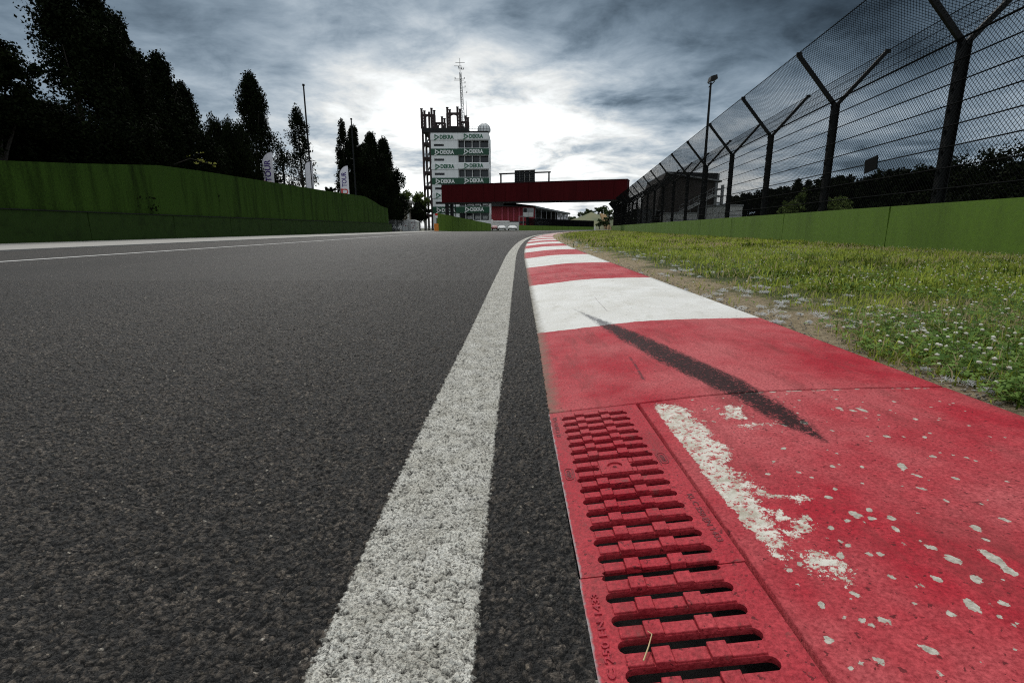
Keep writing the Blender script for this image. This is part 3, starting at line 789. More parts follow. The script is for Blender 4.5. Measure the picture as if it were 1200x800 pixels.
def diamond(p0, e1, height, spacing, r, L):
    """crossing wires on the plane p0 + a*(0,1,0) + b*e1, 0<a<L, 0<b<height"""
    off_ = np.arange(0, L + height, spacing); A_, B_ = [], []
    e1 = np.asarray(e1, float); p0 = np.asarray(p0, float)
    for sgn in (1, -1):
        a0 = off_.copy() - (height if sgn > 0 else 0); a1 = a0 + sgn * height
        b0 = np.zeros_like(a0); b1 = np.full_like(a0, height)
        # clip to 0..L
        for lim in (0.0, L):
            pass
        t0 = np.clip(((np.where(sgn > 0, 0, L) - a0) / (sgn * height)), 0, 1); t1 = np.clip(((np.where(sgn > 0, L, 0) - a0) / (sgn * height)), 0, 1)
        A_.append(p0 + np.stack([0 * a0, a0 + t0 * (a1 - a0), 0 * a0], 1) + e1 * (t0 * height)[:, None])
        B_.append(p0 + np.stack([0 * a0, a0 + t1 * (a1 - a0), 0 * a0], 1) + e1 * (t1 * height)[:, None])
    A_ = np.concatenate(A_); B_ = np.concatenate(B_); k_ = np.linalg.norm(A_ - B_, axis=1) > .05
    return wires(A_[k_], B_[k_], r)
v, f = diamond((-.13, 0, .95), (0, 0, 1), ZJ - .95, .095, .0046, LEN); np_mesh('wire_mesh', v, f, m_wire, parent=fence)
al = math.hypot(ARM, RISE)
v, f = diamond((-.06, 0, ZJ + .02), (-ARM / al, 0, RISE / al), al, .095, .0046, LEN); np_mesh('overhang_mesh', v, f, m_wire, parent=fence)
v, f = diamond((.06, 0, ZJ + .02), (ARM / al, 0, RISE / al), al, .19, .0032, LEN); np_mesh('overhang_mesh', v, f, m_wire, parent=fence)
for zz_ in list(np.arange(1.25, ZJ - .1, .39)) + [ZJ]:
    bm = bmesh.new(); tube(bm, [(-.145, 0, zz_), (-.145, LEN, zz_)], .013 if zz_ < ZJ else .02, 6); bm_obj('cable', bm, m_wire, fence)
for sgn in (-1, 1):
    bm = bmesh.new(); tube(bm, [(sgn * (ARM + .02), 0, ZJ + RISE + .02), (sgn * (ARM + .02), LEN, ZJ + RISE + .02)], .012, 6); bm_obj('cable', bm, m_wire, fence)
for q in (.33, .66):
    bm = bmesh.new(); tube(bm, [(ARM * q, 0, ZJ + RISE * q), (ARM * q, LEN, ZJ + RISE * q)], .008, 5); bm_obj('cable', bm, m_wire, fence)
# small dark plate hung on the mesh
x, z = at(1024, 193, 13.0)
bm = bmesh.new(); box(bm, -.27, .27, -.012, .012, -.16, .16, .006); box(bm, -.25, .25, -.020, -.0125, -.14, .14)
pl = bm_obj('plate', bm, m_wire); tag(pl, 'small dark square plate hung on the catch fence mesh', 'plate')
pl.location = (wallX(13.0) + .15, 13.0, z); pl.rotation_euler = (0, .12, fang + math.pi / 2)
# a second, curved-top fence where the barrier ends
cf = thing('curved_fence', 'dark far fence with curved tops at the end of the right barrier', 'fence', (19.6, 106, 0), R(-62))
for k in range(5):
    bm = bmesh.new(); pts = [(k * 2.2, 0, 0), (k * 2.2, 0, 3.4)] + [(k * 2.2, -1.3 + 1.3 * math.cos(a), 3.4 + 1.5 * math.sin(a)) for a in np.linspace(.2, 1.9, 7)]
    tube(bm, pts, .07, 6); bm_obj('fence_post', bm, m_steel, cf)
v1_, f1_ = wires([(0, 0, z_) for z_ in np.arange(.4, 3.5, .12)], [(9, 0, z_) for z_ in np.arange(.4, 3.5, .12)], .02); np_mesh('wire_mesh', v1_, f1_, m_wire, parent=cf)

# ================================================================== LEFT WALL
LX = -16.0
src = None
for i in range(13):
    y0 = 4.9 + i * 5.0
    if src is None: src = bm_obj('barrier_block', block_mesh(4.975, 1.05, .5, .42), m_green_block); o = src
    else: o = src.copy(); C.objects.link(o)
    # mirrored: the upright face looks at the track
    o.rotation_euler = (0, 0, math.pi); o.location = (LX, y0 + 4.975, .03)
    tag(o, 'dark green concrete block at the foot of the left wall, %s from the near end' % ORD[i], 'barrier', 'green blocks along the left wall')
bm = bmesh.new()
prof_w = [(3, 2.2), (16, 2.5), (20, 2.85), (24.5, 3.3), (28, 3.4), (45, 3.65), (58, 3.9), (62, 3.6), (65.5, 3.2), (69.5, 3.05)]
N = []
for y_, z_ in prof_w:
    xo = 0 if y_ < 58 else (y_ - 58) * -.02
    N.append([bm.verts.new(q) for q in ((LX - .06 + xo, y_, .9), (LX - .06 + xo, y_, 1.06), (LX - .10 + xo, y_, z_), (LX - .55 + xo, y_, z_), (LX - .55 + xo, y_, .0))])
for a_, b_ in zip(N, N[1:]):
    for k in range(4): bm.faces.new((a_[k], b_[k], b_[k + 1], a_[k + 1]))
bm.faces.new(N[0]); bm.faces.new(N[-1][::-1])
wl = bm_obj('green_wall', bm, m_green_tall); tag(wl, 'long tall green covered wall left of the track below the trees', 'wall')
# dark cap rail between blocks and wall
bm = bmesh.new(); box(bm, LX - .05, LX + .03, 4, 69, 1.085, 1.115); bm_obj('cap_rail', bm, m_steel, wl)

# ================================================================== TREES
def leaf_cloud(centers, radii, per, size, squash=(1, 1, 1)):
    """leaf-sized quads spread through many clumps"""
    centers = np.asarray(centers, float); n = len(centers) * per
    cc = np.repeat(centers, per, 0); rr = np.repeat(np.asarray(radii, float), per)
    d_ = RNG.normal(0, 1, (n, 3)); d_ /= np.linalg.norm(d_, axis=1, keepdims=True)
    P = cc + d_ * (rr * RNG.random(n) ** .45)[:, None] * np.array(squash)
    u_ = RNG.normal(0, 1, (n, 3)); u_ /= np.linalg.norm(u_, axis=1, keepdims=True)
    w_ = np.cross(u_, RNG.normal(0, 1, (n, 3))); w_ /= np.linalg.norm(w_, axis=1, keepdims=True)
    s = (size * (.6 + .8 * RNG.random(n)))[:, None]
    V = np.stack([P - u_ * s * .7, P - w_ * s * .42, P + u_ * s * .7, P + w_ * s * .42], 1).reshape(-1, 3)
    f_ = np.arange(n * 4).reshape(-1, 4)
    rnd = np.clip(np.repeat(np.repeat(RNG.random(len(centers)), per) * .6 + RNG.random(n) * .4, 4), 0, 1)
    return V, f_, rnd
def poplar(h, r, seed, nclump=240, per=55, leaf=.11, mat=None, gappy=1.0):
    """columnar poplar: returns crown arrays and trunk bmesh"""
    rg = np.random.default_rng(seed)
    lobes = [(rg.uniform(0, 6.28), rg.uniform(.1, .55) * r, rg.uniform(.55, 1.0)) for _ in range(5)]
    cs, rs = [], []
    for _ in range(nclump):
        z_ = h * (.07 + .91 * rg.random() ** .85); q = z_ / h
        pr = 1.3 * r * min(1, (q / .15) ** .6) * (1 - max(0, (q - .26) / .74) ** 2.0)
        pr *= .82 + .3 * math.sin(q * 17 + seed)
        a_ = rg.uniform(0, 6.28); k = rg.random() ** .5
        la, lr, lh = lobes[rg.integers(0, 5)]
        cs.append((math.cos(a_) * pr * k + math.cos(la) * lr * (q < lh) * .6, math.sin(a_) * pr * k + math.sin(la) * lr * (q < lh) * .6, z_)); rs.append(.16 * r + .12 + .14 * rg.random())
    V, f_, rnd = leaf_cloud(cs, rs, per, leaf, (1, 1, 1.7))
    bm = bmesh.new(); tube(bm, [(0, 0, -.2), (.05, 0, h * .3), (-.03, .04, h * .65), (0, 0, h * .93)], [.05 * r + .14, .12 + .02 * r, .07, .015], 8)
    for _ in range(16):
        z_ = h * rg.uniform(.08, .7); a_ = rg.uniform(0, 6.28); L_ = h * rg.uniform(.12, .22); rr_ = r * rg.uniform(.4, .8)
        tube(bm, [(0, 0, z_), (math.cos(a_) * rr_ * .6, math.sin(a_) * rr_ * .6, z_ + L_ * .5), (math.cos(a_) * rr_, math.sin(a_) * rr_, z_ + L_)], [.05, .03, .01], 5)
    return (V, f_, rnd), bm
def broad(h, r, seed, nclump=150, per=70, leaf=.13, base=.28):
    rg = np.random.default_rng(seed); cs, rs = [], []
    bl = [(rg.uniform(-.55, .55) * r, rg.uniform(-.55, .55) * r, h * rg.uniform(base + .15, .82), r * rg.uniform(.42, .68)) for _ in range(8)]
    bl.append((0, 0, h * .78, r * .5))
    for _ in range(nclump):
        x, y, z_, q = bl[rg.integers(0, len(bl))]
        d_ = rg.normal(0, 1, 3); d_ /= np.linalg.norm(d_); k = rg.random() ** .35
        cs.append((x + d_[0] * q * k, y + d_[1] * q * k, min(h * .97, max(h * base * .6, z_ + d_[2] * q * k * .85)))); rs.append(r * rg.uniform(.13, .24))
    V, f_, rnd = leaf_cloud(cs, rs, per, leaf)
    bm = bmesh.new(); tube(bm, [(0, 0, -.3), (.06, .03, h * base), (0, 0, h * .7)], [.07 * r + .1, .06 * r + .06, .03], 8)
    for x, y, z_, q in bl: tube(bm, [(0, 0, h * base * .8), (x * .5, y * .5, (h * base + z_) / 2), (x, y, z_)], [.1, .06, .02], 5)
    return (V, f_, rnd), bm
def plant(name, data, bm, loc, label, cat, mat, group, sc_=1.0, rz=0):
    tr = thing(name, label, cat, loc, rz, group); tr.scale = (sc_, sc_, sc_)
    V, f_, rnd = data; np_mesh('crown', V, f_, mat, {'rnd': rnd}, parent=tr)
    bm_obj('trunk', bm, m_bark, tr); return tr
def replant(src, loc, label, scale, rz):
    r = src.copy(); C.objects.link(r); r.location = loc; r.scale = scale; r.rotation_euler = (0, 0, rz); r['label'] = label
    for ch in src.children: c = ch.copy(); C.objects.link(c); c.parent = r
    return r
G_L = 'poplars behind the left wall'
def by_px(px, top, Y, base=0.0):
    x, z = at(px, top, Y); return x, z - base
# each poplar: pixel x, pixel y of its top, depth, radius
POP = [(66, -32, 23.0, 1.5, 'poplar_tree', 'tallest dark poplar, left of two that rise out of the top of the photo'),
       (104, -14, 24.5, 1.35, 'poplar_tree', 'tall dark poplar at the top edge, right of the tallest poplar'),
       (134, 22, 26.0, 1.15, 'poplar_tree', 'dark poplar with a narrow peak on the right flank of the two tallest'),
       (160, 66, 27.0, .95, 'poplar_tree', 'shorter dark poplar low on the right flank of the tall left group'),
       (184, 70, 29.0, 1.45, 'poplar_tree', 'rounded dark poplar standing alone between the tall left group and the low shrubs'),
       (212, 104, 31.0, 1.35, 'poplar_tree', 'squat dark poplar just right of the rounded poplar, above the yellow leaves'),
       (292, 90, 46.0, 1.95, 'poplar_tree', 'broad spindle poplar behind the nearest white flag banner'),
       (347, 124, 58.0, 1.6, 'poplar_tree', 'thin leafy poplar with gaps, beside the tall dark pole'),
       (400, 140, 70.0, 1.15, 'poplar_tree', 'narrow poplar behind the flag banner farthest down the wall'),
       (413, 150, 72.0, 1.5, 'poplar_tree', 'poplar just right of the farthest flag banner, tallest of the end clump'),
       (434, 157, 78.0, 1.7, 'poplar_tree', 'poplar in the middle of the clump at the far wall end'),
       (449, 165, 84.0, 1.8, 'poplar_tree', 'last poplar of the clump, past the far end of the green wall'),
       (424, 172, 75.0, 1.6, 'poplar_tree', 'shorter poplar filling the middle of the far end clump'),
       (458, 205, 88.0, 1.8, 'poplar_tree', 'low dark poplar at the right foot of the far end clump')]
for i, (px_, py_, Yd, rad, nm, lab) in enumerate(POP):
    x, ztop = at(px_, py_, Yd)
    gap = i in (7, 8); rad *= 1.3 if i >= 9 else 1.0
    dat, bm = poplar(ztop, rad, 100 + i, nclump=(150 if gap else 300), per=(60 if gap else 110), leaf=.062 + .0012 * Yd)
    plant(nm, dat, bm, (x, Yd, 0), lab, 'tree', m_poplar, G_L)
BR = [(-6, -6, 19.0, 1.5, 'broad dark tree cut off by the left edge of the photo'), (-30, 95, 17.5, 2.2, 'broad dark tree mostly outside the left edge'),
      (24, 128, 21.0, 2.3, 'low broad dark tree filling the gap left of the tallest poplars'),
      (48, 92, 26.0, 2.6, 'broad dark tree deep in the gap between edge tree and tallest poplar'), (90, 140, 21.5, 2.4, 'broad dark tree in front of the tall left poplars'), (150, 145, 24.0, 2.2, 'broad dark tree under the short flank poplar'), (205, 150, 27.5, 2.0, 'broad dark tree under the squat poplar'),
      (252, 141, 35.0, 1.6, 'small dark tree between the squat poplar and the spindle poplar'), (274, 150, 37.0, 1.6, 'small dark tree touching the left side of the spindle poplar'),
      (322, 200, 58.0, .9, 'small bush right of the nearest flag banner'), (386, 212, 68.0, .9, 'small bush left of the farthest flag banner')]
protos = []
for i, (px_, py_, Yd, rad, lab) in enumerate(BR):
    x, zt = at(px_, py_, Yd); x = min(x, -16.9 - rad)
    if i in (0, 4, 9):
        dat, bm = broad(zt, rad, 300 + i, nclump=260 if i < 9 else 60, per=120, leaf=.07 + .001 * Yd, base=.25)
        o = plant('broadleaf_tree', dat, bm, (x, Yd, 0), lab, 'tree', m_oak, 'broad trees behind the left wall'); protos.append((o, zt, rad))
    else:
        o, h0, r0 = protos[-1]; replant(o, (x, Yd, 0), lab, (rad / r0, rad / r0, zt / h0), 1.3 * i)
# bushes that hang over the wall top
BU = [(20, 190, 17.2, 'nearest dark bush hanging over the wall top'), (75, 188, 19.2, 'dark bush over the wall top, second from the left edge'), (120, 185, 21.3, 'dark bush over the wall top, third from the left edge'), (165, 188, 23.4, 'dark bush over the wall top, fourth from the left edge'), (205, 196, 26.0, 'dark bush over the wall top under the squat poplar'), (262, 190, 30.0, 'dark bush over the wall top left of the nearest flag banner')]
src = None
for i, (px_, py_, Yd, lab) in enumerate(BU):
    _, zt = at(px_, py_ - 14, Yd)
    if src is None:
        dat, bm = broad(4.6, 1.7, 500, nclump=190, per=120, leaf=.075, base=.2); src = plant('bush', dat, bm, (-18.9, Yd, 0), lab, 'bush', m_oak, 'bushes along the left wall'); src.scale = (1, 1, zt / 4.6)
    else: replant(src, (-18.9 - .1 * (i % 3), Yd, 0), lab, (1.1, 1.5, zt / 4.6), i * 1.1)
rg = np.random.default_rng(9)
cs = []
for q in ((226, 184), (232, 187), (238, 189), (243, 190), (248, 191), (254, 193), (234, 192), (256, 195), (230, 178)):
    x, z = at(q[0], q[1], 26.3 + rg.random() * .5); cs.append((x + 16.9, 0, z))
V, f_, rnd = leaf_cloud(cs, [.17] * len(cs), 5, .09, (1.3, 1, .3))
br = thing('leafy_branch', 'yellow green leafy spray poking out over the left wall top', 'branch', (-16.9, 26.5, 0))
np_mesh('leaves', V, f_, m_lit_yellow_leaf, {'rnd': rnd}, parent=br)
bm = bmesh.new(); tube(bm, [(-1.0, .1, 2.2), (-.6, .05, 3.3), (cs[0][0], 0, cs[0][2] - .1), (cs[5][0], 0, cs[5][2] - .05)], [.05, .04, .02, .01], 5); bm_obj('stem', bm, m_bark, br)

# poles and flag banners
def pole(name, px, top, Y, r, label, cat='pole'):
    x, z = at(px, top, Y)
    bm = bmesh.new(); tube(bm, [(0, 0, 0), (0, 0, z * .5), (0, 0, z - .08), (0, 0, z)], [r * 1.25, r, r * .8, r * .8], 8)
    tube(bm, [(0, 0, z - .12), (0, 0, z + .02)], [r * 1.5, r * 1.3], 8); tube(bm, [(0, 0, 0), (0, 0, .12)], r * 2.2, 10)
    o = bm_obj(name, bm, m_steel, smooth=False); o.location = (x, Y, 0); return tag(o, label, cat)
pole('flagpole', 355.5, 99, 50, .085, 'tall thin dark pole rising beside the gappy poplar')
pole('flagpole', 411.5, 139, 60, .08, 'thin dark pole rising between the two farthest wall poplars')
pole('flagpole', 331, 190, 46, .10, 'short dark pole between the nearest banner and gappy poplar')
def banner(px0, px1, top, Y, label, words=None, rz=0.0):
    xa, zt = at(px0, top, Y); xb, _ = at(px1, top, Y); w_ = xb - xa; h_ = zt - 2.2
    b = thing('feather_banner', label, 'flag banner', (xa, Y, 0), rz, 'white feather banners behind the left wall')
    bm = bmesh.new()
    tube(bm, [(0, 0, 0), (0, 0, zt - w_ * 1.1)] + [(w_ * (1 - math.cos(a)), 0, zt - w_ * 1.1 + w_ * 1.1 * math.sin(a)) for a in np.linspace(.15, 1.5, 8)], .025, 6); bm_obj('mast', bm, m_steel, b)
    bm = bmesh.new(); edge_ = [(.02, 2.2), (.02, zt - w_ * 1.1)] + [(.02 + w_ * (1 - math.cos(a)), zt - w_ * 1.1 + w_ * 1.08 * math.sin(a)) for a in np.linspace(.15, 1.5, 9)] + [(w_, zt - w_ * .12), (w_ * .97, 2.2)]
    fr = [bm.verts.new((x, -.012, z)) for x, z in edge_]; bk = [bm.verts.new((x, .004, z)) for x, z in edge_]
    bm.faces.new(fr); bm.faces.new(bk[::-1])
    for i in range(len(fr)): bm.faces.new((fr[i], fr[(i + 1) % len(fr)], bk[(i + 1) % len(fr)], bk[i]))
    cl_ = bm_obj('cloth', bm, m_banner, b)
    if words:
        zt_c = at(px0, words[0], Y)[1]; zu = at(px0, words[1], Y)[1]
        M = Matrix.Translation((w_ * .52, -.02, zt_c)) @ Matrix.Rotation(-math.pi / 2, 4, 'Y') @ FRONT
        text('TOUR', w_ * .75, M, m_purple, cl_, .012, .004, words[2])
        M = Matrix.Translation((w_ * .56, -.02, zu)) @ Matrix.Rotation(-math.pi / 2, 4, 'Y') @ FRONT
        text('U', w_ * .95, M, m_redink, cl_, .012, .004)
        bm = bmesh.new(); box(bm, w_ * .06, w_ * .26, -.018, -.013, zu - .2, zu + .3); bm_obj('red_mark', bm, m_redink, cl_)
    return b
banner(305.5, 318.5, 178, 38.5, 'white feather banner with purple TOUR lettering, nearest of those over the left wall', (200.5, 217, 1.5))
banner(356.5, 362.5, 189, 49.5, 'white feather banner seen narrow, left one of the pair before the gappy poplar', None, .5)
banner(361, 367, 189, 50.8, 'white feather banner seen narrow, right one of the pair before the gappy poplar', None, -.4)
banner(397, 407.5, 194, 58.5, 'white feather banner with TOUR and a red mark, farthest down the wall', (210.5, 224.5, 1.55))

# ================================================================== CONTROL TOWER
TY = 118.0
TX = lambda px: at(px, 212, TY)[0]
TZ = lambda py: at(540, py, TY)[1]
tower = thing('control_tower', 'white and green race control tower with balconies, signs and a roof mast', 'tower', (0, TY, 0))
def tb(bm, px0, px1, py0, py1, y0=0.0, y1=12.0): box(bm, TX(px0), TX(px1), y0, y1, TZ(py1), TZ(py0))
SPL = 537.2
LEFT, RIGHT = 506.3, 573.0
# left wall in strips round the slit windows
slits = [(168.8, 171.6), (186.0, 188.7), (202.6, 205.4), (219.6, 222.4), (236.4, 239.2)]
bm = bmesh.new(); y_prev = 155.6
for a_, b_ in slits:
    tb(bm, LEFT, SPL, y_prev, a_); tb(bm, LEFT, 509.6, a_, b_); tb(bm, 521.2, SPL, a_, b_); y_prev = b_
tb(bm, LEFT, SPL, y_prev, 267.4)
bm_obj('wall', bm, m_white, tower)
for a_, b_ in slits:
    bm = bmesh.new(); tb(bm, 509.6, 521.2, a_, b_, .5, .7); bm_obj('window', bm, m_glass, tower)
bm = bmesh.new()
for a_, b_ in ((155.6, 164.2), (173.4, 182.0), (190.4, 198.4), (207.6, 216.2), (224.2, 232.0), (241.6, 249.4), (258, 267.4)): tb(bm, SPL + .15, RIGHT, a_, b_)
bm_obj('floor_slab', bm, m_white, tower)
bm = bmesh.new(); tb(bm, SPL + .2, RIGHT - .3, 157, 267, 3.0, 11.8); bm_obj('core', bm, m_dark, tower)
for a_, b_ in ((164.2, 173.4), (182.0, 190.4), (198.4, 207.6), (216.2, 224.2), (232.0, 241.6), (249.4, 258)):
    xs = [SPL + .15, 545.0, 553.8, 562.8, RIGHT]
    for x0, x1 in zip(xs, xs[1:]):
        w_ = bmesh.new(); tb(w_, x0 + .5, x1 - .5, a_ + .05, b_ - .05, 1.6, 1.7); wo = bm_obj('window', w_, m_glass, tower)
    bm = bmesh.new()
    for x in xs[1:-1]: tb(bm, x - .42, x + .42, a_ - .05, b_ + .05, .25, .7)
    tb(bm, RIGHT - .5, RIGHT, a_ - .05, b_ + .05, .05, 11.9); tb(bm, SPL + .15, SPL + .8, a_ - .05, b_ + .05, .05, 11.9)
    if a_ > 225:
        for q in (545.5, 554.5, 564): tb(bm, q + 1, q + 7, a_ + 3.5, b_ - 1.5, 1.2, 1.4)
    bm_obj('mullions', bm, m_lgrey, tower)
# sign bands
def logo(bm, x, z, s, y):
    """open triangle pointing right with its lower stroke running on to the left"""
    w_ = s * .16
    bar(bm, (x - s * .30, y, z + s * .50), (x - s * .30, y, z - s * .18), w_, .06, (0, 1, 0))
    bar(bm, (x - s * .36, y - .005, z + s * .48), (x + s * .46, y - .005, z + s * .02), w_, .06, (0, 1, 0))
    bar(bm, (x + s * .46, y - .01, z + s * .06), (x - s * .52, y - .01, z - s * .52), w_, .06, (0, 1, 0))
for mid, green in ((160.0, False), (177.8, True), (194.4, False), (211.9, True), (228.2, False), (245.7, True)):
    hh_ = 3.75 if green else 3.2
    bm = bmesh.new(); tb(bm, LEFT - .3, SPL + .1, mid - hh_ + (1.0 if not green else .3), mid + hh_ + (1.0 if not green else .3), -.12, -.003); tb(bm, SPL + .12, RIGHT + .3, mid - hh_, mid + hh_, -.16, -.003)
    sg = bm_obj('sign_band', bm, m_greensign if green else m_white, tower)
    ink = m_whiteink if green else m_greenink
    for lx, tx_, dy, yo in ((513.2, 524.4, .9, -.15), (547.0, 558.2, 0, -.19)):
        bm = bmesh.new(); logo(bm, TX(lx), TZ(mid + dy + .2), 1.15, yo); bm_obj('emblem', bm, ink, sg)
        M = Matrix.Translation((TX(tx_ + .3), yo, TZ(mid + dy))) @ FRONT
        text('DEKRA', 1.12, M, ink, sg, .035, .03, 3.0)
# roof deck, parapet and the open steel stair tower with its crown
bm = bmesh.new(); tb(bm, 497.5, 550, 150.0, 155.5, -.1, 12.3); tb(bm, 550, RIGHT, 153.6, 155.5, 0, 12.2); bm_obj('roof_deck', bm, m_dark, tower)
st_ = bmesh.new()
for px_ in (497.2, 505.2):
    for yo in (.2, 4.5): bar(st_, (TX(px_), yo, 0), (TX(px_), yo, TZ(131)), .42)
fl_ = [150.5, 167.5, 184.5, 201.5, 218.3, 235.2, 252]
for a_ in fl_:
    box(st_, TX(497.0), TX(505.6), .1, 4.6, TZ(a_ + 2.0), TZ(a_ - .8))
    if a_ != 150.5:                                  # arched opening below each landing
        for k in range(6):
            a0, a1 = math.pi * k / 6, math.pi * (k + 1) / 6; xc = TX(501.3); rx = (TX(505.2) - TX(497.2)) / 2 - .2
            zb = TZ(a_ + 2.0 + 6.2); zr = TZ(a_ + 2.0) - zb
bm_obj('stair_frame', st_, m_rust, tower)
for a_ in fl_[1:]:
    ar = bmesh.new(); xc = TX(501.3); rx = (TX(505.2) - TX(497.2)) / 2 - .18; zt_ = TZ(a_ - 16.2 + 1.2) ; zb = TZ(a_ - 9.8)
    pts = [(xc + rx * math.cos(a), zb + (zt_ - zb) * .96 * math.sin(a)) for a in np.linspace(0, math.pi, 9)]
    for (x0, z0), (x1, z1) in zip(pts, pts[1:]):
        top_ = TZ(a_ - 15.4)
        hexa(ar, [(x0, .1, z0), (x1, .1, z1), (x1, .5, z1), (x0, .5, z0), (x0, .1, top_), (x1, .1, top_), (x1, .5, top_), (x0, .5, top_)])
    bm_obj('arch', ar, m_rust, tower)
    rl = bmesh.new()
    for q in (3.2, 4.6): bar(rl, (TX(497.2), .15, TZ(a_ - q)), (TX(505.2), .15, TZ(a_ - q)), .06)
    for q in np.linspace(498, 504.5, 5): bar(rl, (TX(q), .15, TZ(a_ - .8)), (TX(q), .15, TZ(a_ - 4.6)), .05)
    bar(rl, (TX(498), 2.2, TZ(a_ - .5)), (TX(504.5), 2.2, TZ(a_ - 9)), .35, .12, (0, 1, 0)); bm_obj('stair_railing', rl, m_grey, tower)
def crown_frame(x0, x1, beam, tops, name='roof_frame'):
    bm = bmesh.new(); w_ = .42
    for px_, tp in tops:
        bar(bm, (TX(px_), .4, TZ(150.5)), (TX(px_), .4, TZ(tp)), w_); bar(bm, (TX(px_), .4, TZ(tp)), (TX(px_), .4, TZ(tp - .7)), w_ * 1.35)
    box(bm, TX(x0), TX(x1), .2, .62, TZ(beam + 2.6), TZ(beam))
    xi0, xi1 = x0 + 3.6, x1 - 3.6; xc = (TX(xi0) + TX(xi1)) / 2; rx = (TX(xi1) - TX(xi0)) / 2
    for k in range(8):
        a0, a1 = math.pi * k / 8, math.pi * (k + 1) / 8; zb = TZ(beam + 5.6); zr = TZ(beam + 2.7) - zb; tp = TZ(beam + 2.4)
        p0 = (xc + rx * math.cos(a0), zb + zr * math.sin(a0)); p1 = (xc + rx * math.cos(a1), zb + zr * math.sin(a1))
        hexa(bm, [(p0[0], .25, p0[1]), (p1[0], .25, p1[1]), (p1[0], .55, p1[1]), (p0[0], .55, p0[1]), (p0[0], .25, tp), (p1[0], .25, tp), (p1[0], .55, tp), (p0[0], .55, tp)])
    for q in (x0 + .2, x1 - .2): bar(bm, (TX(q), .45, TZ(150.5)), (TX(q), .45, TZ(beam + 1)), .5)
    for q0, q1 in ((x0, x0 + 3.5), (x1, x1 - 3.5)):
        for k in range(4): bar(bm, (TX(q0), .4, TZ(150.5 - k * (147 - beam) / 4)), (TX(q1), .4, TZ(150.5 - (k + 1) * (147 - beam) / 4)), .16)
    return bm_obj(name, bm, m_rust, tower)
crown_frame(496.4, 511.2, 133.5, [(496.5, 127.5), (499.8, 130), (507.9, 127.0), (511, 129.6)])
crown_frame(512.5, 523.0, 143.0, [(519.7, 137.0), (522.5, 139.0)])
crown_frame(525.8, 540.6, 131.6, [(526, 126), (528.8, 128.6), (537.6, 125.5), (540.4, 128)])
crown_frame(540.8, 549.8, 141.8, [(547.0, 136), (549.5, 138)])
bm = bmesh.new(); tb(bm, 529.5, 538.0, 147.0, 150.2, .8, 3.0); tb(bm, 541, 545, 147.5, 150.2, .8, 3.0); bm_obj('roof_cabin', bm, m_dark, tower)
bm = bmesh.new()
for q in np.linspace(551, 573.5, 8): bar(bm, (TX(q), .2, TZ(153.8)), (TX(q), .2, TZ(147.8)), .07)
for q in (147.9, 150.8): bar(bm, (TX(550.5), .2, TZ(q)), (TX(574.2), .2, TZ(q)), .07)
bm_obj('roof_railing', bm, m_grey, tower)
bm = bmesh.new(); bmesh.ops.create_uvsphere(bm, u_segments=16, v_segments=10, radius=1.45)
bmesh.ops.delete(bm, geom=[v for v in bm.verts if v.co.z < -.5], context='VERTS'); bmesh.ops.translate(bm, vec=(TX(567), 3.5, TZ(149.2)), verts=bm.verts)
dome = bm_obj('radome', bm, m_white, tower, True)
bm = bmesh.new()
for k in range(6):
    a = math.pi * k / 6; pts = [(TX(567) + 1.47 * math.cos(t_) * math.cos(a), 3.5 + 1.47 * math.cos(t_) * math.sin(a), TZ(149.2) + 1.47 * math.sin(t_)) for t_ in np.linspace(-.3, math.pi + .3, 14)]
    tube(bm, pts, .03, 4)
bm_obj('rib', bm, m_grey, dome)
mx_ = TX(542.8)
mast = thing('antenna_mast', 'thin lattice radio mast with cross arms on the tower roof', 'antenna', (mx_, TY + 3, TZ(150)))
zt_ = TZ(80) - TZ(150); bm = bmesh.new()
def leg_at(k, q):
    a = 2 * math.pi * k / 3 + .4; r_ = .48 * (1 - q) + .20 * q; return (r_ * math.cos(a) - .45 * q, r_ * math.sin(a), zt_ * q)
for k in range(3): bar(bm, leg_at(k, 0), leg_at(k, 1), .10)
NB = 13
for b_ in range(NB):
    for k in range(3):
        bar(bm, leg_at(k, b_ / NB), leg_at((k + 1) % 3, (b_ + 1) / NB), .05); bar(bm, leg_at(k, b_ / NB), leg_at((k + 1) % 3, b_ / NB), .05)
bm_obj('lattice', bm, m_grey, mast)
bm = bmesh.new(); z0 = TZ(150); top = TZ(63) - z0
bar(bm, (-.48, 0, zt_ - .5), (-.5, 0, top), .09)
for py_, hw_, dr in ((68.2, 1.0, 0), (72.4, .8, -.5), (76, .5, 0), (89.5, 1.1, -.3)): bar(bm, (-.45 - hw_ + dr, 0, TZ(py_) - z0), (-.45 + hw_ + dr, 0, TZ(py_) - z0), .07)
for x_, py_ in ((-.8, 74.5), (-.1, 75.5), (.3, 76.5), (-1.6, 88), (.4, 88), (.55, 93), (.55, 98), (.9, 105)):
    bar(bm, (x_, 0, TZ(py_) - z0), (x_, 0, TZ(py_ - 2) - z0), .14); bar(bm, (x_, 0, TZ(py_) - z0), (-.3, 0, TZ(py_) - z0), .05)
bm_obj('aerials', bm, m_steel, mast)
bm = bmesh.new(); tube(bm, [(0, 0, 0), (-.02, 0, (TZ(125) - TZ(150))), (-.05, 0, TZ(114) - TZ(150))], [.07, .05, .03], 6)
tube(bm, [(-.02, 0, 2.2), (-.02, 0, 2.6)], .09, 6)
wh = bm_obj('whip_antenna', bm, m_grey); wh.location = (TX(546.8), TY + 3, TZ(150)); tag(wh, 'short whip antenna standing right of the lattice mast', 'antenna')

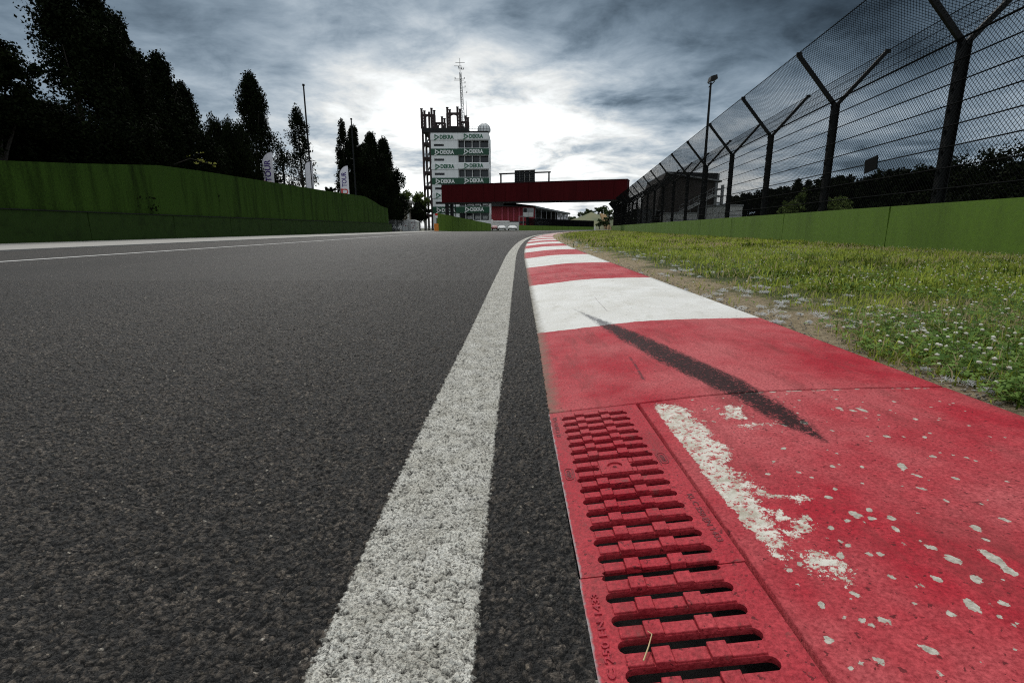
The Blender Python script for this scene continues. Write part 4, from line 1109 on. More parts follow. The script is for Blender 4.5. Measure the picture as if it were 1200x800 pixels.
# ================================================================== FOOTBRIDGE AND START LIGHTS
BLY, BRY = 96.0, 85.0
xl_, zlb = at(517.6, 237.3, BLY); _, zlt = at(517.6, 216.2, BLY); xr_, zrb = at(734, 234.4, BRY); _, zrt = at(734, 210.6, BRY)
bridge = thing('footbridge', 'dark red covered footbridge spanning the track before the tower', 'bridge', (xl_, BLY, 0))
L_ = Vector((xr_ - xl_, BRY - BLY, 0)); ba = math.atan2(L_.y, L_.x); bl = L_.length; bridge.rotation_euler = (0, 0, ba)
zb_, zt2 = (zlb + zrb) / 2, (zlt + zrt) / 2
bm = bmesh.new(); npan = 16
for k in range(npan): box(bm, bl * k / npan + .015, bl * (k + 1) / npan - .015, 0, 3.0, zb_ + .02, zt2 - .02)
bm_obj('side_panel', bm, m_redbridge, bridge)
bm = bmesh.new(); box(bm, .005, bl - .005, .05, 2.95, zb_ - .16, zb_ + .3); bm_obj('deck', bm, m_dark, bridge)
bm = bmesh.new(); box(bm, -.05, bl + .05, -.06, 3.06, zt2 - .03, zt2 + .06); bm_obj('roof_edge', bm, m_rust, bridge)
for xx, w_ in ((.8, .5), (bl - .5, .5)):
    bm = bmesh.new(); bar(bm, (xx, .5, 0), (xx, .5, zb_ - .16), w_); bar(bm, (xx, 2.5, 0), (xx, 2.5, zb_ - .16), w_); bar(bm, (xx, .5, zb_ - .6), (xx, 2.5, zb_ - .6), .3); bm_obj('pier', bm, m_steel, bridge)
bm = bmesh.new()
for q in (1.2, 2.0, 2.6): bar(bm, (q, .3, 2.6), (q, .3, zb_ - .1), .10)
for q in np.arange(2.8, zb_, .45): bar(bm, (1.2, .3, q), (2.6, .3, q), .06)
bm_obj('ladder', bm, m_steel, bridge)
def bpt(px_, py_):
    """point of the bridge's front face seen at px_: distance along it and height"""
    u_ = (px_ - 600) / F; best = None
    for k in range(2001):
        s_ = bl * k / 2000; X = xl_ + L_.x * s_ / bl; Yb = BLY + L_.y * s_ / bl; x2, z2 = at(px_, py_, Yb)
        if best is None or abs(x2 - X) < best[0]: best = (abs(x2 - X), s_, z2)
    return best[1], best[2]
gl = thing('start_lights', 'black start light panel on a goalpost frame above the footbridge', 'traffic light', (xl_, BLY, 0), ba)
s0, zt3 = bpt(584.5, 203.2); s1, _ = bpt(641.5, 202)
bm = bmesh.new()
for s_ in (s0, s1): bar(bm, (s_, 1.0, zt2 + .06), (s_, 1.0, zt3), .22)
bar(bm, (s0 - .3, 1.0, zt3), (s1 + .3, 1.0, zt3), .2, .22); bm_obj('frame', bm, m_steel, gl)
sa, zla = bpt(601.5, 200.0); sb, zlb2 = bpt(625.5, 214)
pw = (sb - sa) / 4
for k in range(4):
    bm = bmesh.new(); box(bm, sa + pw * k + .03, sa + pw * (k + 1) - .07, .55, .9, zt2 + .08, zla, .03); pn = bm_obj('light_panel', bm, m_steel, gl)
    bm = bmesh.new()
    for r_ in range(4):
        for c_ in range(2):
            cx_ = sa + pw * k + pw * (.3 + .36 * c_); cz_ = zt2 + .25 + (zla - zt2 - .4) * (r_ + .3) / 4
            tube(bm, [(cx_, .56, cz_), (cx_, .46, cz_)], .13, 10, False); tube(bm, [(cx_, .555, cz_), (cx_, .545, cz_)], .11, 10)
    bm_obj('lamp', bm, m_glass, pn)
bm = bmesh.new(); bar(bm, (sa, .75, zla + .05), (sb, .75, zla + .05), .12); bar(bm, (sa, .75, zt2 + .2), (sb, .75, zt2 + .2), .10); bm_obj('mounting_rail', bm, m_steel, gl)

# ================================================================== BEHIND THE BRIDGE
gw = bmesh.new()
a0 = at(512.5, 249.6, 88); a1 = at(575.5, 262.3, 116)
p_ = [(a0[0], 88, a0[1]), (a1[0], 116, a1[1])]
n_ = 9
def lerp(i): q = i / n_; return tuple(p_[0][k] * (1 - q) + p_[1][k] * q for k in range(3))
dwall = thing('green_barrier_wall', 'high green panel wall sloping down in front of the tower foot', 'wall', (0, 0, 0))
for i in range(n_):
    A_, B_ = lerp(i + .01), lerp(i + .99); bm = bmesh.new()
    hexa(bm, [(A_[0], A_[1], -.05), (B_[0], B_[1], -.05), (B_[0] - .2, B_[1] + .4, -.05), (A_[0] - .2, A_[1] + .4, -.05), A_, B_, (B_[0] - .2, B_[1] + .4, B_[2]), (A_[0] - .2, A_[1] + .4, A_[2])])
    bm_obj('panel', bm, m_green_wall, dwall)
ox, oz = at(511.2, 262, 87)
ob = bm_obj('marker_board', (lambda b: (box(b, -.36, .36, -.05, .05, 0, oz, .02), box(b, -.30, -.24, .05, .5, 0, .08), box(b, .24, .30, .05, .5, 0, .08), b)[-1])(bmesh.new()), m_orange); ob.location = (ox, 87, 0)
tag(ob, 'orange upright board at the left end of the sloping green wall', 'board')
sx_, sz_ = at(511.3, 253.5, 87.2)
sgn_ = thing('small_sign', 'small red over white sign above the orange board', 'sign', (sx_, 87.3, 0))
bm = bmesh.new(); tube(bm, [(0, .08, 0), (0, .08, sz_ + .5)], .04, 6); bm_obj('post', bm, m_steel, sgn_)
bm = bmesh.new(); box(bm, -.2, .2, -.02, .03, sz_ - .25, sz_ + .12); bm_obj('white_panel', bm, m_whiteink, sgn_)
bm = bmesh.new(); box(bm, -.2, .2, -.02, .03, sz_ + .13, sz_ + .45); bm_obj('red_panel', bm, m_redink, sgn_)

# mesh fence, cabin, masonry block and the light trees beyond the end of the left wall
fx0, fz = at(455.5, 258, 79); fx1, fz1 = at(506, 262, 92)
mf = thing('site_fence', 'grey mesh site fence between the left wall end and tower', 'fence', (fx0, 79, 0), math.atan2(13, fx1 - fx0))
fl2 = math.hypot(fx1 - fx0, 13); fh = 1.75
for k in range(8):
    bm = bmesh.new(); tube(bm, [(fl2 * k / 7, 0, 0), (fl2 * k / 7, 0, fh + .08)], .035, 6); bm_obj('fence_post', bm, m_grey, mf)
v, f = wires([(x_, 0, .1) for x_ in np.arange(.1, fl2, .11)], [(x_, 0, fh) for x_ in np.arange(.1, fl2, .11)], .009)
v2_, f2_ = wires([(0, 0, z_) for z_ in np.arange(.1, fh + .1, .22)], [(fl2, 0, z_) for z_ in np.arange(.1, fh + .1, .22)], .009)
np_mesh('wire_mesh', np.concatenate([v, v2_]), np.concatenate([f, f2_ + len(v)]), m_grey, parent=mf)
cx0, cz = at(470.5, 257.6, 88); cx1, _ = at(488, 257.6, 88)
cab = thing('cabin', 'white round roofed cabin with red marks behind the site fence', 'cabin', (cx0, 88, 0))
wd = cx1 - cx0
bm = bmesh.new(); box(bm, 0, wd, 0, 2.4, 0, cz - .35, .03); bm_obj('wall', bm, m_white, cab)
bm = bmesh.new()
pr_ = [(wd / 2 + (wd / 2 + .08) * math.cos(a), cz - .36 + .4 * math.sin(a)) for a in np.linspace(0, math.pi, 11)]
fr = [bm.verts.new((x, -.08, z)) for x, z in pr_]; bk = [bm.verts.new((x, 2.48, z)) for x, z in pr_]; bm.faces.new(fr); bm.faces.new(bk[::-1])
for i in range(len(fr)): bm.faces.new((fr[i], fr[(i + 1) % len(fr)], bk[(i + 1) % len(fr)], bk[i]))
bm_obj('roof', bm, m_white, cab)
bm = bmesh.new(); box(bm, wd * .42, wd * .62, -.03, -.002, .1, cz - .5); bm_obj('door', bm, m_lgrey, cab)
bm = bmesh.new()
for q in ((.15, .6), (.27, .48), (.2, .8), (.7, .75), (.85, .5), (.75, .3), (.9, .8)): bar(bm, (wd * q[0] - .15, -.012, cz * q[1] - .06), (wd * q[0] + .14, -.012, cz * q[1] + .08), .10, .02, (0, 1, 0))
bm_obj('red_marks', bm, m_redwall, cab)
# cars
def car(px0, px1, Y, label, mat, hgt=1.3, rz=0, grp='cars parked under the footbridge'):
    x0, _ = at(px0, 268, Y); x1, _ = at(px1, 268, Y); w_ = 1.8
    c = thing('parked_car', label, 'car', ((x0 + x1) / 2, Y, 0), rz, grp)
    bm = bmesh.new(); k = (x1 - x0) / 2
    secs = [(-2.1, .45, .62, .80), (-1.9, .32, .74, .88), (-.9, .28, .86, .90), (-.25, .28, 1.28 * hgt / 1.3, .62), (.9, .28, 1.30 * hgt / 1.3, .62), (1.7, .3, .92, .85), (2.05, .42, .80, .80)]
    rr = []
    for y_, zb__, zt__, ww in secs:
        belt = min(zt__, .82)
        rr.append([bm.verts.new(q) for q in ((-k * .94, y_, zb__), (k * .94, y_, zb__), (k, y_, belt * .8), (k * .97, y_, belt), (k * ww, y_, zt__), (-k * ww, y_, zt__), (-k * .97, y_, belt), (-k, y_, belt * .8))])
    for a_, b_ in zip(rr, rr[1:]):
        for q in range(8): bm.faces.new((a_[q], a_[(q + 1) % 8], b_[(q + 1) % 8], b_[q]))
    bm.faces.new(rr[0]); bm.faces.new(rr[-1][::-1]); bm_obj('body', bm, mat, c)
    bm = bmesh.new(); hexa(bm, [(-k * .86, -.88, .88), (k * .86, -.88, .88), (k * .85, -.80, .90), (-k * .85, -.80, .90), (-k * .6, -.30, 1.22 * hgt / 1.3), (k * .6, -.30, 1.22 * hgt / 1.3), (k * .6, -.22, 1.23 * hgt / 1.3), (-k * .6, -.22, 1.23 * hgt / 1.3)]); bm_obj('windscreen', bm, m_glass, c)
    for sx in (-1, 1):
        bm = bmesh.new(); box(bm, sx * k * .6 - .16, sx * k * .6 + .16, -2.08, -1.92, .56, .70, .02); bm_obj('headlight', bm, m_lgrey, c)
        for y_ in (-1.3, 1.3):
            bm = bmesh.new(); tube(bm, [(sx * k * .72, y_, .32), (sx * k * 1.0, y_, .32)], .32, 14); bm_obj('wheel', bm, m_tyre, c)
    bm = bmesh.new(); box(bm, -k * .5, k * .5, -2.09, -2.0, .36, .5); bm_obj('grille', bm, m_dark, c)
    return c
car(583.5, 592.5, 128, 'white car parked under the footbridge, left one of the white pair', m_white, 1.1)
car(595.5, 605.5, 128, 'white car parked under the footbridge, right one of the white pair', m_white, 1.1)
car(576.3, 583, 130, 'dark red car parked beside the end of the sloping green wall', m_redcar, 1.15)
car(457.5, 463.5, 86, 'white car with a red roof behind the site fence, beside the green wall end', m_white, 1.3, 0, 'cars behind the site fence')
car(464.5, 470, 87, 'white car behind the site fence, just left of the round roofed cabin', m_white, 1.25, 0, 'cars behind the site fence')
x0, z0 = at(574.8, 260.4, 134); x1, _ = at(608, 260.4, 134); _, z1 = at(600, 265.4, 134)
bm = bmesh.new(); box(bm, x0, x1, 134, 134.4, .0, z0, .02); wb = bm_obj('low_white_wall', bm, m_whiteink); tag(wb, 'low white wall behind the parked white cars', 'wall')
bm = bmesh.new(); xx0, zz0 = at(578, 258.6, 134); xx1, _ = at(597, 258.6, 134); box(bm, xx0, xx1, 133.9, 134.3, z0 - .1, zz0); box(bm, xx0 - .9, xx0 - .05, 133.9, 134.5, z0 - .24, zz0 + .3)
bm_obj('rail_panel', bm, m_whiteink, wb)
# masonry block
x0, z0 = at(466.5, 234.5, 100); x1, _ = at(478.5, 234.5, 100)
ms = thing('masonry_tower', 'plain stone block tower standing behind the cabin', 'building', (x0, 100, 0))
bm = bmesh.new(); box(bm, 0, x1 - x0, 0, 3.5, 0, z0 - .5); bm_obj('wall', bm, m_blockstone, ms)
bm = bmesh.new(); box(bm, -.15, x1 - x0 + .15, -.15, 3.65, z0 - .5, z0); bm_obj('roof', bm, m_concrete, ms)
bm = bmesh.new(); box(bm, x1 - x0 - .3, x1 - x0 + .05, -.05, .1, 0, z0 - .5); bm_obj('corner_strip', bm, m_lgrey, ms)
for i, (px_, py_, Y_, r_, lab) in enumerate([(474, 218, 112, 2.2, 'airy pale green tree rising above the stone block tower'), (486, 219, 110, 2.0, 'airy pale green tree between stone block and stair tower'), (497, 226, 114, 2.0, 'low pale green tree touching the tower stair frame'), (490, 236, 104, 2.4, 'darker green bush behind the round roofed cabin')]):
    x, z = at(px_, py_, Y_)
    if i in (0, 3):
        dat, bm = broad(z, r_, 700 + i, nclump=80 if i == 0 else 120, per=40, leaf=.24, base=.2); src = plant('pale_tree', dat, bm, (x, Y_, 0), lab, 'tree', m_light_leaf if i == 0 else m_oak, 'trees between wall and tower'); h0 = z; r0 = r_
    else: replant(src, (x, Y_, 0), lab, (r_ / r0, r_ / r0, z / h0), i * 2.0)

# pit building with grandstand
PY = 145.0
def PX(px, Y=PY): return at(px, 255, Y)[0]
def PZ(py, Y=PY): return at(600, py, Y)[1]
pit = thing('pit_building', 'red pit building with a dark overhanging roof and open stand', 'building', (0, PY, 0))
bm = bmesh.new(); box(bm, PX(566), PX(626.5), 0, 14, 0, PZ(242)); bm_obj('wall', bm, m_redwall, pit)
for px_ in (588.5, 595.5, 602, 608.5):
    bm = bmesh.new(); box(bm, PX(px_) - .2, PX(px_) + .2, -.2, -.003, PZ(258.8), PZ(243)); bm_obj('pilaster', bm, m_pink, pit)
bm = bmesh.new(); box(bm, PX(566), PX(616), -.35, -.25, PZ(261.3), PZ(259.2)); bm_obj('window_band', bm, m_glass, pit)
# roof runs away to the right
rx0, rz0, rx1, rz1 = PX(566), PZ(232.5), PX(668, 235), PZ(250.6, 235)
bm = bmesh.new()
hexa(bm, [(PX(566), -2.5, PZ(242.2)), (PX(628), -2.5, PZ(242.4)), (PX(628), 14, PZ(242.2)), (PX(566), 14, PZ(242.2)), (PX(566), -2.5, PZ(234.0)), (PX(590), -2.5, PZ(237.2)), (PX(590), 14, PZ(237.2)), (PX(566), 14, PZ(234.0))])
hexa(bm, [(PX(590.1), -2.5, PZ(241.5)), (PX(628), -2.5, PZ(242.4)), (PX(628), 14, PZ(242.2)), (PX(590.1), 14, PZ(241.5)), (PX(590.1), -2.5, PZ(237.2)), (PX(628), -2.5, PZ(241.6)), (PX(628), 14, PZ(241.4)), (PX(590.1), 14, PZ(237.2))])
bm_obj('roof', bm, m_dark, pit)
gs = thing('covered_grandstand', 'long open grandstand with thin columns running on from the red pit building', 'grandstand', (0, 0, 0))
gx0, gx1 = PX(626.8, 147), at(667.5, 252, 215)[0]
def gline(q): return gx0 + (gx1 - gx0) * q, 147 + (215 - 147) * q
bm = bmesh.new()
(xa, ya), (xb, yb) = gline(0), gline(1); za, zb2 = at(627, 241.6, 147)[1], at(667, 250.4, 215)[1]
hexa(bm, [(xa, ya - 3, za - .5), (xb, yb - 3, zb2 - .4), (xb - 4, yb + 9, zb2 - .4), (xa - 4, ya + 9, za - .5), (xa, ya - 3, za), (xb, yb - 3, zb2 + .2), (xb - 4, yb + 9, zb2 + .2), (xa - 4, ya + 9, za)]); bm_obj('roof', bm, m_roof, gs)
bm = bmesh.new(); hexa(bm, [(xa - 3, ya + 8, 0), (xb - 3, yb + 8, 0), (xb - 3.3, yb + 9, 0), (xa - 3.3, ya + 9, 0), (xa - 3, ya + 8, za - .5), (xb - 3, yb + 8, zb2 - .4), (xb - 3.3, yb + 9, zb2 - .4), (xa - 3.3, ya + 9, za - .5)]); bm_obj('rear_wall', bm, m_dark, gs)
bm = bmesh.new(); hexa(bm, [(xa, ya, 0), (xb, yb, 0), (xb - 3, yb + 7.5, 0), (xa - 3, ya + 7.5, 0), (xa, ya, 2.4), (xb, yb, 2.4), (xb - 3, yb + 7.5, 4.0), (xa - 3, ya + 7.5, 4.0)]); bm_obj('seating', bm, m_grey, gs)
for k in range(9):
    x_, y_ = gline(k / 8 * .97 + .01); bm = bmesh.new(); bar(bm, (x_, y_ - .4, 0), (x_, y_ - .4, (za + (zb2 - za) * k / 8) - .5), .22); bm_obj('column', bm, m_grey, gs)
xa2, ya2 = gline(.55); xb2, yb2 = gline(.93)
bm = bmesh.new(); z1_, z2_ = at(650, 257.5, ya2)[1], at(650, 249.5, ya2)[1]
hexa(bm, [(xa2, ya2 - .9, z1_), (xb2, yb2 - .9, z1_), (xb2, yb2 - .75, z1_), (xa2, ya2 - .75, z1_), (xa2, ya2 - .9, z2_), (xb2, yb2 - .9, z2_), (xb2, yb2 - .75, z2_), (xa2, ya2 - .75, z2_)])
m_poster, t, bs, out = new_mat('poster_print'); p = t.geo('Position'); t.put(bs.inputs['Base Color'], t.mix(t.ramp(t.noise(t.vscale(p, 1, .3, 1), .8, 2, .5), .46, .52), (.05, .05, .05), (.62, .60, .66)))
ps = bm_obj('poster', bm, m_poster); tag(ps, 'large pale and dark poster hung under the grandstand roof', 'poster')
# scoreboard
sx0, szb = at(613, 254.3, 132); sx1, szt = at(625.5, 243.8, 132)
sb_ = thing('scoreboard', 'grey hoarding box on a thick post before the red building', 'scoreboard', ((sx0 + sx1) / 2, 132, 0))
hw_ = (sx1 - sx0) / 2
bm = bmesh.new(); bar(bm, (-.2, .6, 0), (-.2, .6, szb), .7); bm_obj('post', bm, m_steel, sb_)
bm = bmesh.new(); hexa(bm, [(-hw_ * 1.05, 0, szb), (hw_ * .95, 0, szb), (hw_ * .95, 1.5, szb), (-hw_ * 1.05, 1.5, szb), (-hw_, 0, szt), (hw_, 0, szt), (hw_, 1.5, szt), (-hw_, 1.5, szt)]); bm_obj('box', bm, m_grey, sb_)
zm = szb + (szt - szb) * .5
bm = bmesh.new(); box(bm, -hw_ * .98, -hw_ * .10, -.05, -.004, szb + .05, zm); box(bm, -hw_ * .02, hw_ * .9, -.05, -.004, szb + .05, zm); bm_obj('panel', bm, m_lgrey, sb_)
bm = bmesh.new(); box(bm, -hw_ * .95, -hw_ * .3, -.05, -.004, zm + .1, szt - .1); bm_obj('dark_panel', bm, m_steel, sb_)
# small frame beside it
bm = bmesh.new(); xx0, zz0 = at(608.3, 253.6, 131); xx1, _ = at(613.2, 253.6, 131)
bar(bm, (xx0, 0, 0), (xx0, 0, zz0), .16); bar(bm, (xx1, 0, 0), (xx1, 0, zz0), .16); bar(bm, (xx0 - .1, 0, zz0), (xx1 + .3, 0, zz0), .16); fo = bm_obj('goalpost_frame', bm, m_grey); fo.location = (0, 131, 0); tag(fo, 'thin grey goalpost frame left of the grey hoarding box', 'frame')
# low green barrier and the dark debris fence behind it, round the far bend
fb0 = (at(608, 268, 126)[0], 126, at(608, 263.9, 126)[1]); fb1 = (at(696, 268, 176)[0], 176, at(696, 266.0, 176)[1])
fbw = thing('far_green_barrier', 'low bright green barrier round the far bend under the bridge', 'barrier', (0, 0, 0))
n_ = 12
for i in range(n_):
    q0, q1 = (i + .01) / n_, (i + .99) / n_
    A_ = [fb0[k] * (1 - q0) + fb1[k] * q0 for k in range(3)]; B_ = [fb0[k] * (1 - q1) + fb1[k] * q1 for k in range(3)]
    bm = bmesh.new(); hexa(bm, [(A_[0], A_[1], -.05), (B_[0], B_[1], -.05), (B_[0], B_[1] + .4, -.05), (A_[0], A_[1] + .4, -.05), tuple(A_), tuple(B_), (B_[0], B_[1] + .4, B_[2]), (A_[0], A_[1] + .4, A_[2])])
    bm_obj('panel', bm, m_green_far if 'm_green_far' in globals() else m_green_wall, fbw)
df = thing('far_debris_fence', 'dark mesh fence behind the low bright green barrier', 'fence', (0, 0, 0))
fz_ = at(640, 257.5, 150)[1]
A_, B_ = [], []
for q in np.arange(0.1, 1, .004):
    x_ = fb0[0] * (1 - q) + fb1[0] * q; y_ = fb0[1] * (1 - q) + fb1[1] * q + .8; A_.append((x_, y_, .1)); B_.append((x_, y_, fz_))
v, f = wires(A_, B_, .055)
A_ = [(fb0[0] * .9 + fb1[0] * .1, fb0[1] * .9 + fb1[1] * .1 + .8, z_) for z_ in np.arange(.3, fz_ + .1, .22)]; B_ = [(fb1[0], fb1[1] + .8, z_) for z_ in np.arange(.3, fz_ + .1, .22)]
v2_, f2_ = wires(A_, B_, .05); np_mesh('wire_mesh', np.concatenate([v, v2_]), np.concatenate([f, f2_ + len(v)]), m_wire, parent=df)
for q in np.linspace(.1, 1, 12):
    bm = bmesh.new(); x_ = fb0[0] * (1 - q) + fb1[0] * q; y_ = fb0[1] * (1 - q) + fb1[1] * q + .9; bar(bm, (x_, y_, 0), (x_, y_, fz_ + .1), .16); bm_obj('fence_post', bm, m_steel, df)
bm = bmesh.new(); xx, zz0 = at(697, 266, 170); tube(bm, [(0, 0, 0), (0, 0, .5)], .22, 8); tube(bm, [(0, 0, .5), (0, 0, zz0 + .2)], .16, 8); mk = bm_obj('marker_post', bm, m_whiteink); mk.location = (xx, 170, 0); tag(mk, 'small white post at the right end of the low green barrier', 'post')
# grassy hill with terraces and trees
hx = lambda px, Y=260: at(px, 262, Y)[0]; hz = lambda py, Y=260: at(690, py, Y)[1]
prof_h = [(655, 261), (665, 258.8), (676, 255.6), (686, 251.8), (694, 248.2), (700, 250.2), (712, 254), (735, 256), (790, 258), (900, 259)]
ter = 7
V = []
for j in range(ter * 2 + 1):
    q = (j + 1) // 2 / ter; z_q = q if j % 2 == 0 else max(0, ((j + 1) // 2) / ter)
    lvl = (j // 2) / ter + (1 / ter if j % 2 else 0); dep = ((j + 1) // 2) / ter
    for px_, py_ in prof_h: V.append((hx(px_), 240 + dep * 24, hz(py_) * min(1, lvl)))
np_ = len(prof_h)
for px_, py_ in prof_h: V.append((hx(px_) , 330, 0))
f = grid_faces(ter * 2 + 2, np_)
struct(np_mesh('hill', V, f, m_hill))
bm = bmesh.new(); hexa(bm, [(hx(701), 238, 0), (hx(707), 238, 0), (hx(707), 241, 0), (hx(701), 241, 0), (hx(699), 250, hz(250.5)), (hx(705.5), 250, hz(252)), (hx(705.5), 253, hz(252)), (hx(699), 253, hz(250.5))])
m_earth = plain('bare_earth', (.30, .19, .085), .95, .2, .4); struct(bm_obj('hill_bank', bm, m_earth))
HT = [(692, 242, 282, 3.0, 'round dark tree at the crest of the terraced hill'), (702, 238.5, 285, 4.2, 'tallest dark tree behind the crest of the terraced hill'), (713, 243, 280, 4.2, 'dark tree right of the tallest hill tree, next to the fence end'), (685, 246, 290, 3.2, 'small far tree left of the hill crest'),
      (703, 255, 237, 1.8, 'dark bush low on the right slope of the hill'), (711, 252, 237, 2.6, 'dark bush between the hill and the fence end'), (672, 252, 300, 4.5, 'distant tree left of the hill, right of the grandstand roof'), (666, 251, 310, 4.0, 'distant tree at the end of the grandstand roof'), (722, 246, 262, 4.2, 'dark tree behind the far end of the catch fence'), (740, 244, 255, 4.5, 'dark tree seen through the far part of the catch fence'), (752, 241, 240, 4.5, 'dark tree left of the dark grandstand behind the fence')]
src = None
for i, (px_, py_, Y_, r_, lab) in enumerate(HT):
    x, z = at(px_, py_, Y_)
    if src is None:
        dat, bm = broad(z, r_, 900, nclump=90, per=40, leaf=.42, base=.15); src = plant('hill_tree', dat, bm, (x, Y_, 0), lab, 'tree', m_far_leaf, 'trees on and round the far hill'); h0, r0 = z, r_
    else: replant(src, (x, Y_, 0), lab, (r_ / r0, r_ / r0, z / h0), i * 1.7)

# ================================================================== BEHIND THE RIGHT FENCE
lx_, lz = at(834.5, 97, 45)
lp = thing('floodlight_pole', 'tall thin floodlight pole behind the catch fence', 'lamp post', (lx_ - .1, 45, 0))
bm = bmesh.new(); tube(bm, [(0, 0, 0), (0, 0, lz * .4), (0, 0, lz)], [.16, .13, .08], 10); bm_obj('pole', bm, m_steel, lp)
bm = bmesh.new(); tube(bm, [(0, 0, 0), (0, 0, .25)], .25, 10); bm_obj('base', bm, m_steel, lp)
bm = bmesh.new(); hexa(bm, [(-.18, -.35, lz + .05), (.42, -.35, lz + .22), (.42, .35, lz + .22), (-.18, .35, lz + .05), (-.10, -.3, lz + .42), (.36, -.3, lz + .55), (.36, .3, lz + .55), (-.10, .3, lz + .42)]); hd = bm_obj('lamp_head', bm, m_steel, lp)
bm = bmesh.new(); bar(bm, (-.15, 0, lz - .35), (.30, 0, lz + .1), .07); bar(bm, (-.22, 0, lz - .05), (.05, 0, lz - .05), .07); bm_obj('bracket', bm, m_steel, lp)
# dark grandstand
GY = 78.0
gX = lambda px: at(px, 230, GY)[0]; gZ = lambda py: at(800, py, GY)[1]
dg_ = thing('dark_grandstand', 'big dark boarded grandstand with stair and roof behind the catch fence', 'grandstand', (0, GY, 0))
bm = bmesh.new()
poly = [(gX(768), gZ(262)), (gX(836), gZ(262)), (gX(838), gZ(212)), (gX(779), gZ(202)), (gX(775), gZ(212))]
fr = [bm.verts.new((x, 0, z)) for x, z in poly]; bk = [bm.verts.new((x + 2, 18, z)) for x, z in poly]; bm.faces.new(fr); bm.faces.new(bk[::-1])
for i in range(len(fr)): bm.faces.new((fr[i], fr[(i + 1) % len(fr)], bk[(i + 1) % len(fr)], bk[i]))
bm_obj('side_wall', bm, m_brown, dg_)
bm = bmesh.new(); hexa(bm, [(gX(778), -.6, gZ(203.4)), (gX(843), -.6, gZ(213.6)), (gX(843) + 2, 18.4, gZ(213.6)), (gX(778) + 2, 18.4, gZ(203.4)), (gX(778), -.6, gZ(202.2)), (gX(843), -.6, gZ(211.8)), (gX(843) + 2, 18.4, gZ(211.8)), (gX(778) + 2, 18.4, gZ(202.2))]); bm_obj('roof_beam', bm, m_grey, dg_)
bm = bmesh.new(); hexa(bm, [(gX(779), -.2, gZ(202.0)), (gX(838.5), -.2, gZ(211)), (gX(838.5) + 2, 18, gZ(211)), (gX(779) + 2, 18, gZ(202.0)), (gX(779), -.2, gZ(201.4)), (gX(838.5), -.2, gZ(203)), (gX(838.5) + 2, 18, gZ(203)), (gX(779) + 2, 18, gZ(201.4))]); bm_obj('roof', bm, m_dark, dg_)
bm = bmesh.new(); box(bm, gX(838.7), gX(842), .2, 17, gZ(211.5), gZ(203.5)); bm_obj('gable', bm, m_grey, dg_)
bm = bmesh.new()
for px_ in (837.5, 845): bar(bm, (gX(px_), -.3, 0), (gX(px_), -.3, gZ(214 if px_ < 840 else 217)), .35)
for k in range(5): bar(bm, (gX(837.5), -.3, gZ(222 + k * 8)), (gX(845), -.3, gZ(222 + k * 8)), .25)
bm_obj('end_frame', bm, m_grey, dg_)
bm = bmesh.new(); ns = 22
for k in range(ns):
    q0, q1 = k / ns, (k + 1) / ns; x0 = gX(792) + (gX(833) - gX(792)) * q0; x1 = gX(792) + (gX(833) - gX(792)) * q1; z0 = gZ(250) + (gZ(228) - gZ(250)) * q0
    box(bm, x0, x1, -2.2, -.7, z0 - .16, z0)
    box(bm, x0, x1, -.69, -.55, z0 - .16, z0 + .1)
bm_obj('stair', bm, m_lgrey, dg_)
bm = bmesh.new()
for off_ in (0, .5, 1.0): bar(bm, (gX(792), -2.2, gZ(250) + off_), (gX(833), -2.2, gZ(228) + off_), .06)
for k in range(9): q = k / 8; x0 = gX(792) + (gX(833) - gX(792)) * q; z0 = gZ(250) + (gZ(228) - gZ(250)) * q; bar(bm, (x0, -2.2, z0 - .1), (x0, -2.2, z0 + 1.0), .06)
for k in range(4): bar(bm, (gX(806 + k * 9), -1.5, 0), (gX(806 + k * 9), -1.5, gZ(243 - k * 4.9)), .14)
bm_obj('stair_railing', bm, m_grey, dg_)
bm = bmesh.new(); tube(bm, [(0, 0, 0), (0, 0, .9)], [.25, .2], 8); tube(bm, [(0, 0, .9), (0, 0, 1.5)], [.3, .3], 8); om = bm_obj('orange_lamp', bm, m_orange); om.location = (at(841.5, 244, 74)[0], 74, at(841.5, 244, 74)[1]); 
bpy.data.objects.remove(om)
def container(px0, px1, pyt, Y, label, depth=2.6, mat=None, rz=0):
    x0, zt__ = at(px0, pyt, Y); x1, _ = at(px1, pyt, Y); w_ = x1 - x0
    c = thing('white_container', label, 'container', (x0, Y, 0), rz, 'white cabins behind the catch fence')
    bm = bmesh.new(); box(bm, 0, w_, 0, depth, 0.15, zt__, .03)
    bm_obj('wall', bm, mat or m_lgrey, c)
    bm = bmesh.new()
    for q in (.33, .66): box(bm, -.02, w_ + .02, -.025, -.003, zt__ * q - .03, zt__ * q + .03)
    box(bm, -.04, w_ + .04, -.04, depth + .04, zt__ - .1, zt__ + .05)
    bm_obj('trim', bm, m_grey, c)
    bm = bmesh.new()
    for q in (.05, .5, .93): box(bm, w_ * q - .1, w_ * q + .1, .2, depth - .2, 0, .16)
    bm_obj('skid', bm, m_steel, c); return c
container(781, 817, 249.3, 62, 'long low white cabin at the foot of the dark grandstand stair')
container(751, 766, 245.5, 80, 'greyer white cabin, leftmost behind the catch fence', 2.6, m_grey)
container(766.5, 779, 246.5, 78, 'white cabin with dark clutter beside it, left of the dark grandstand', 2.6, m_grey)
cwn = container(851, 876, 240.0, 42, 'tall white trailer box seen at an angle right of the floodlight pole', 2.2, None, 0); cwn.rotation_euler = (0, 0, .35)
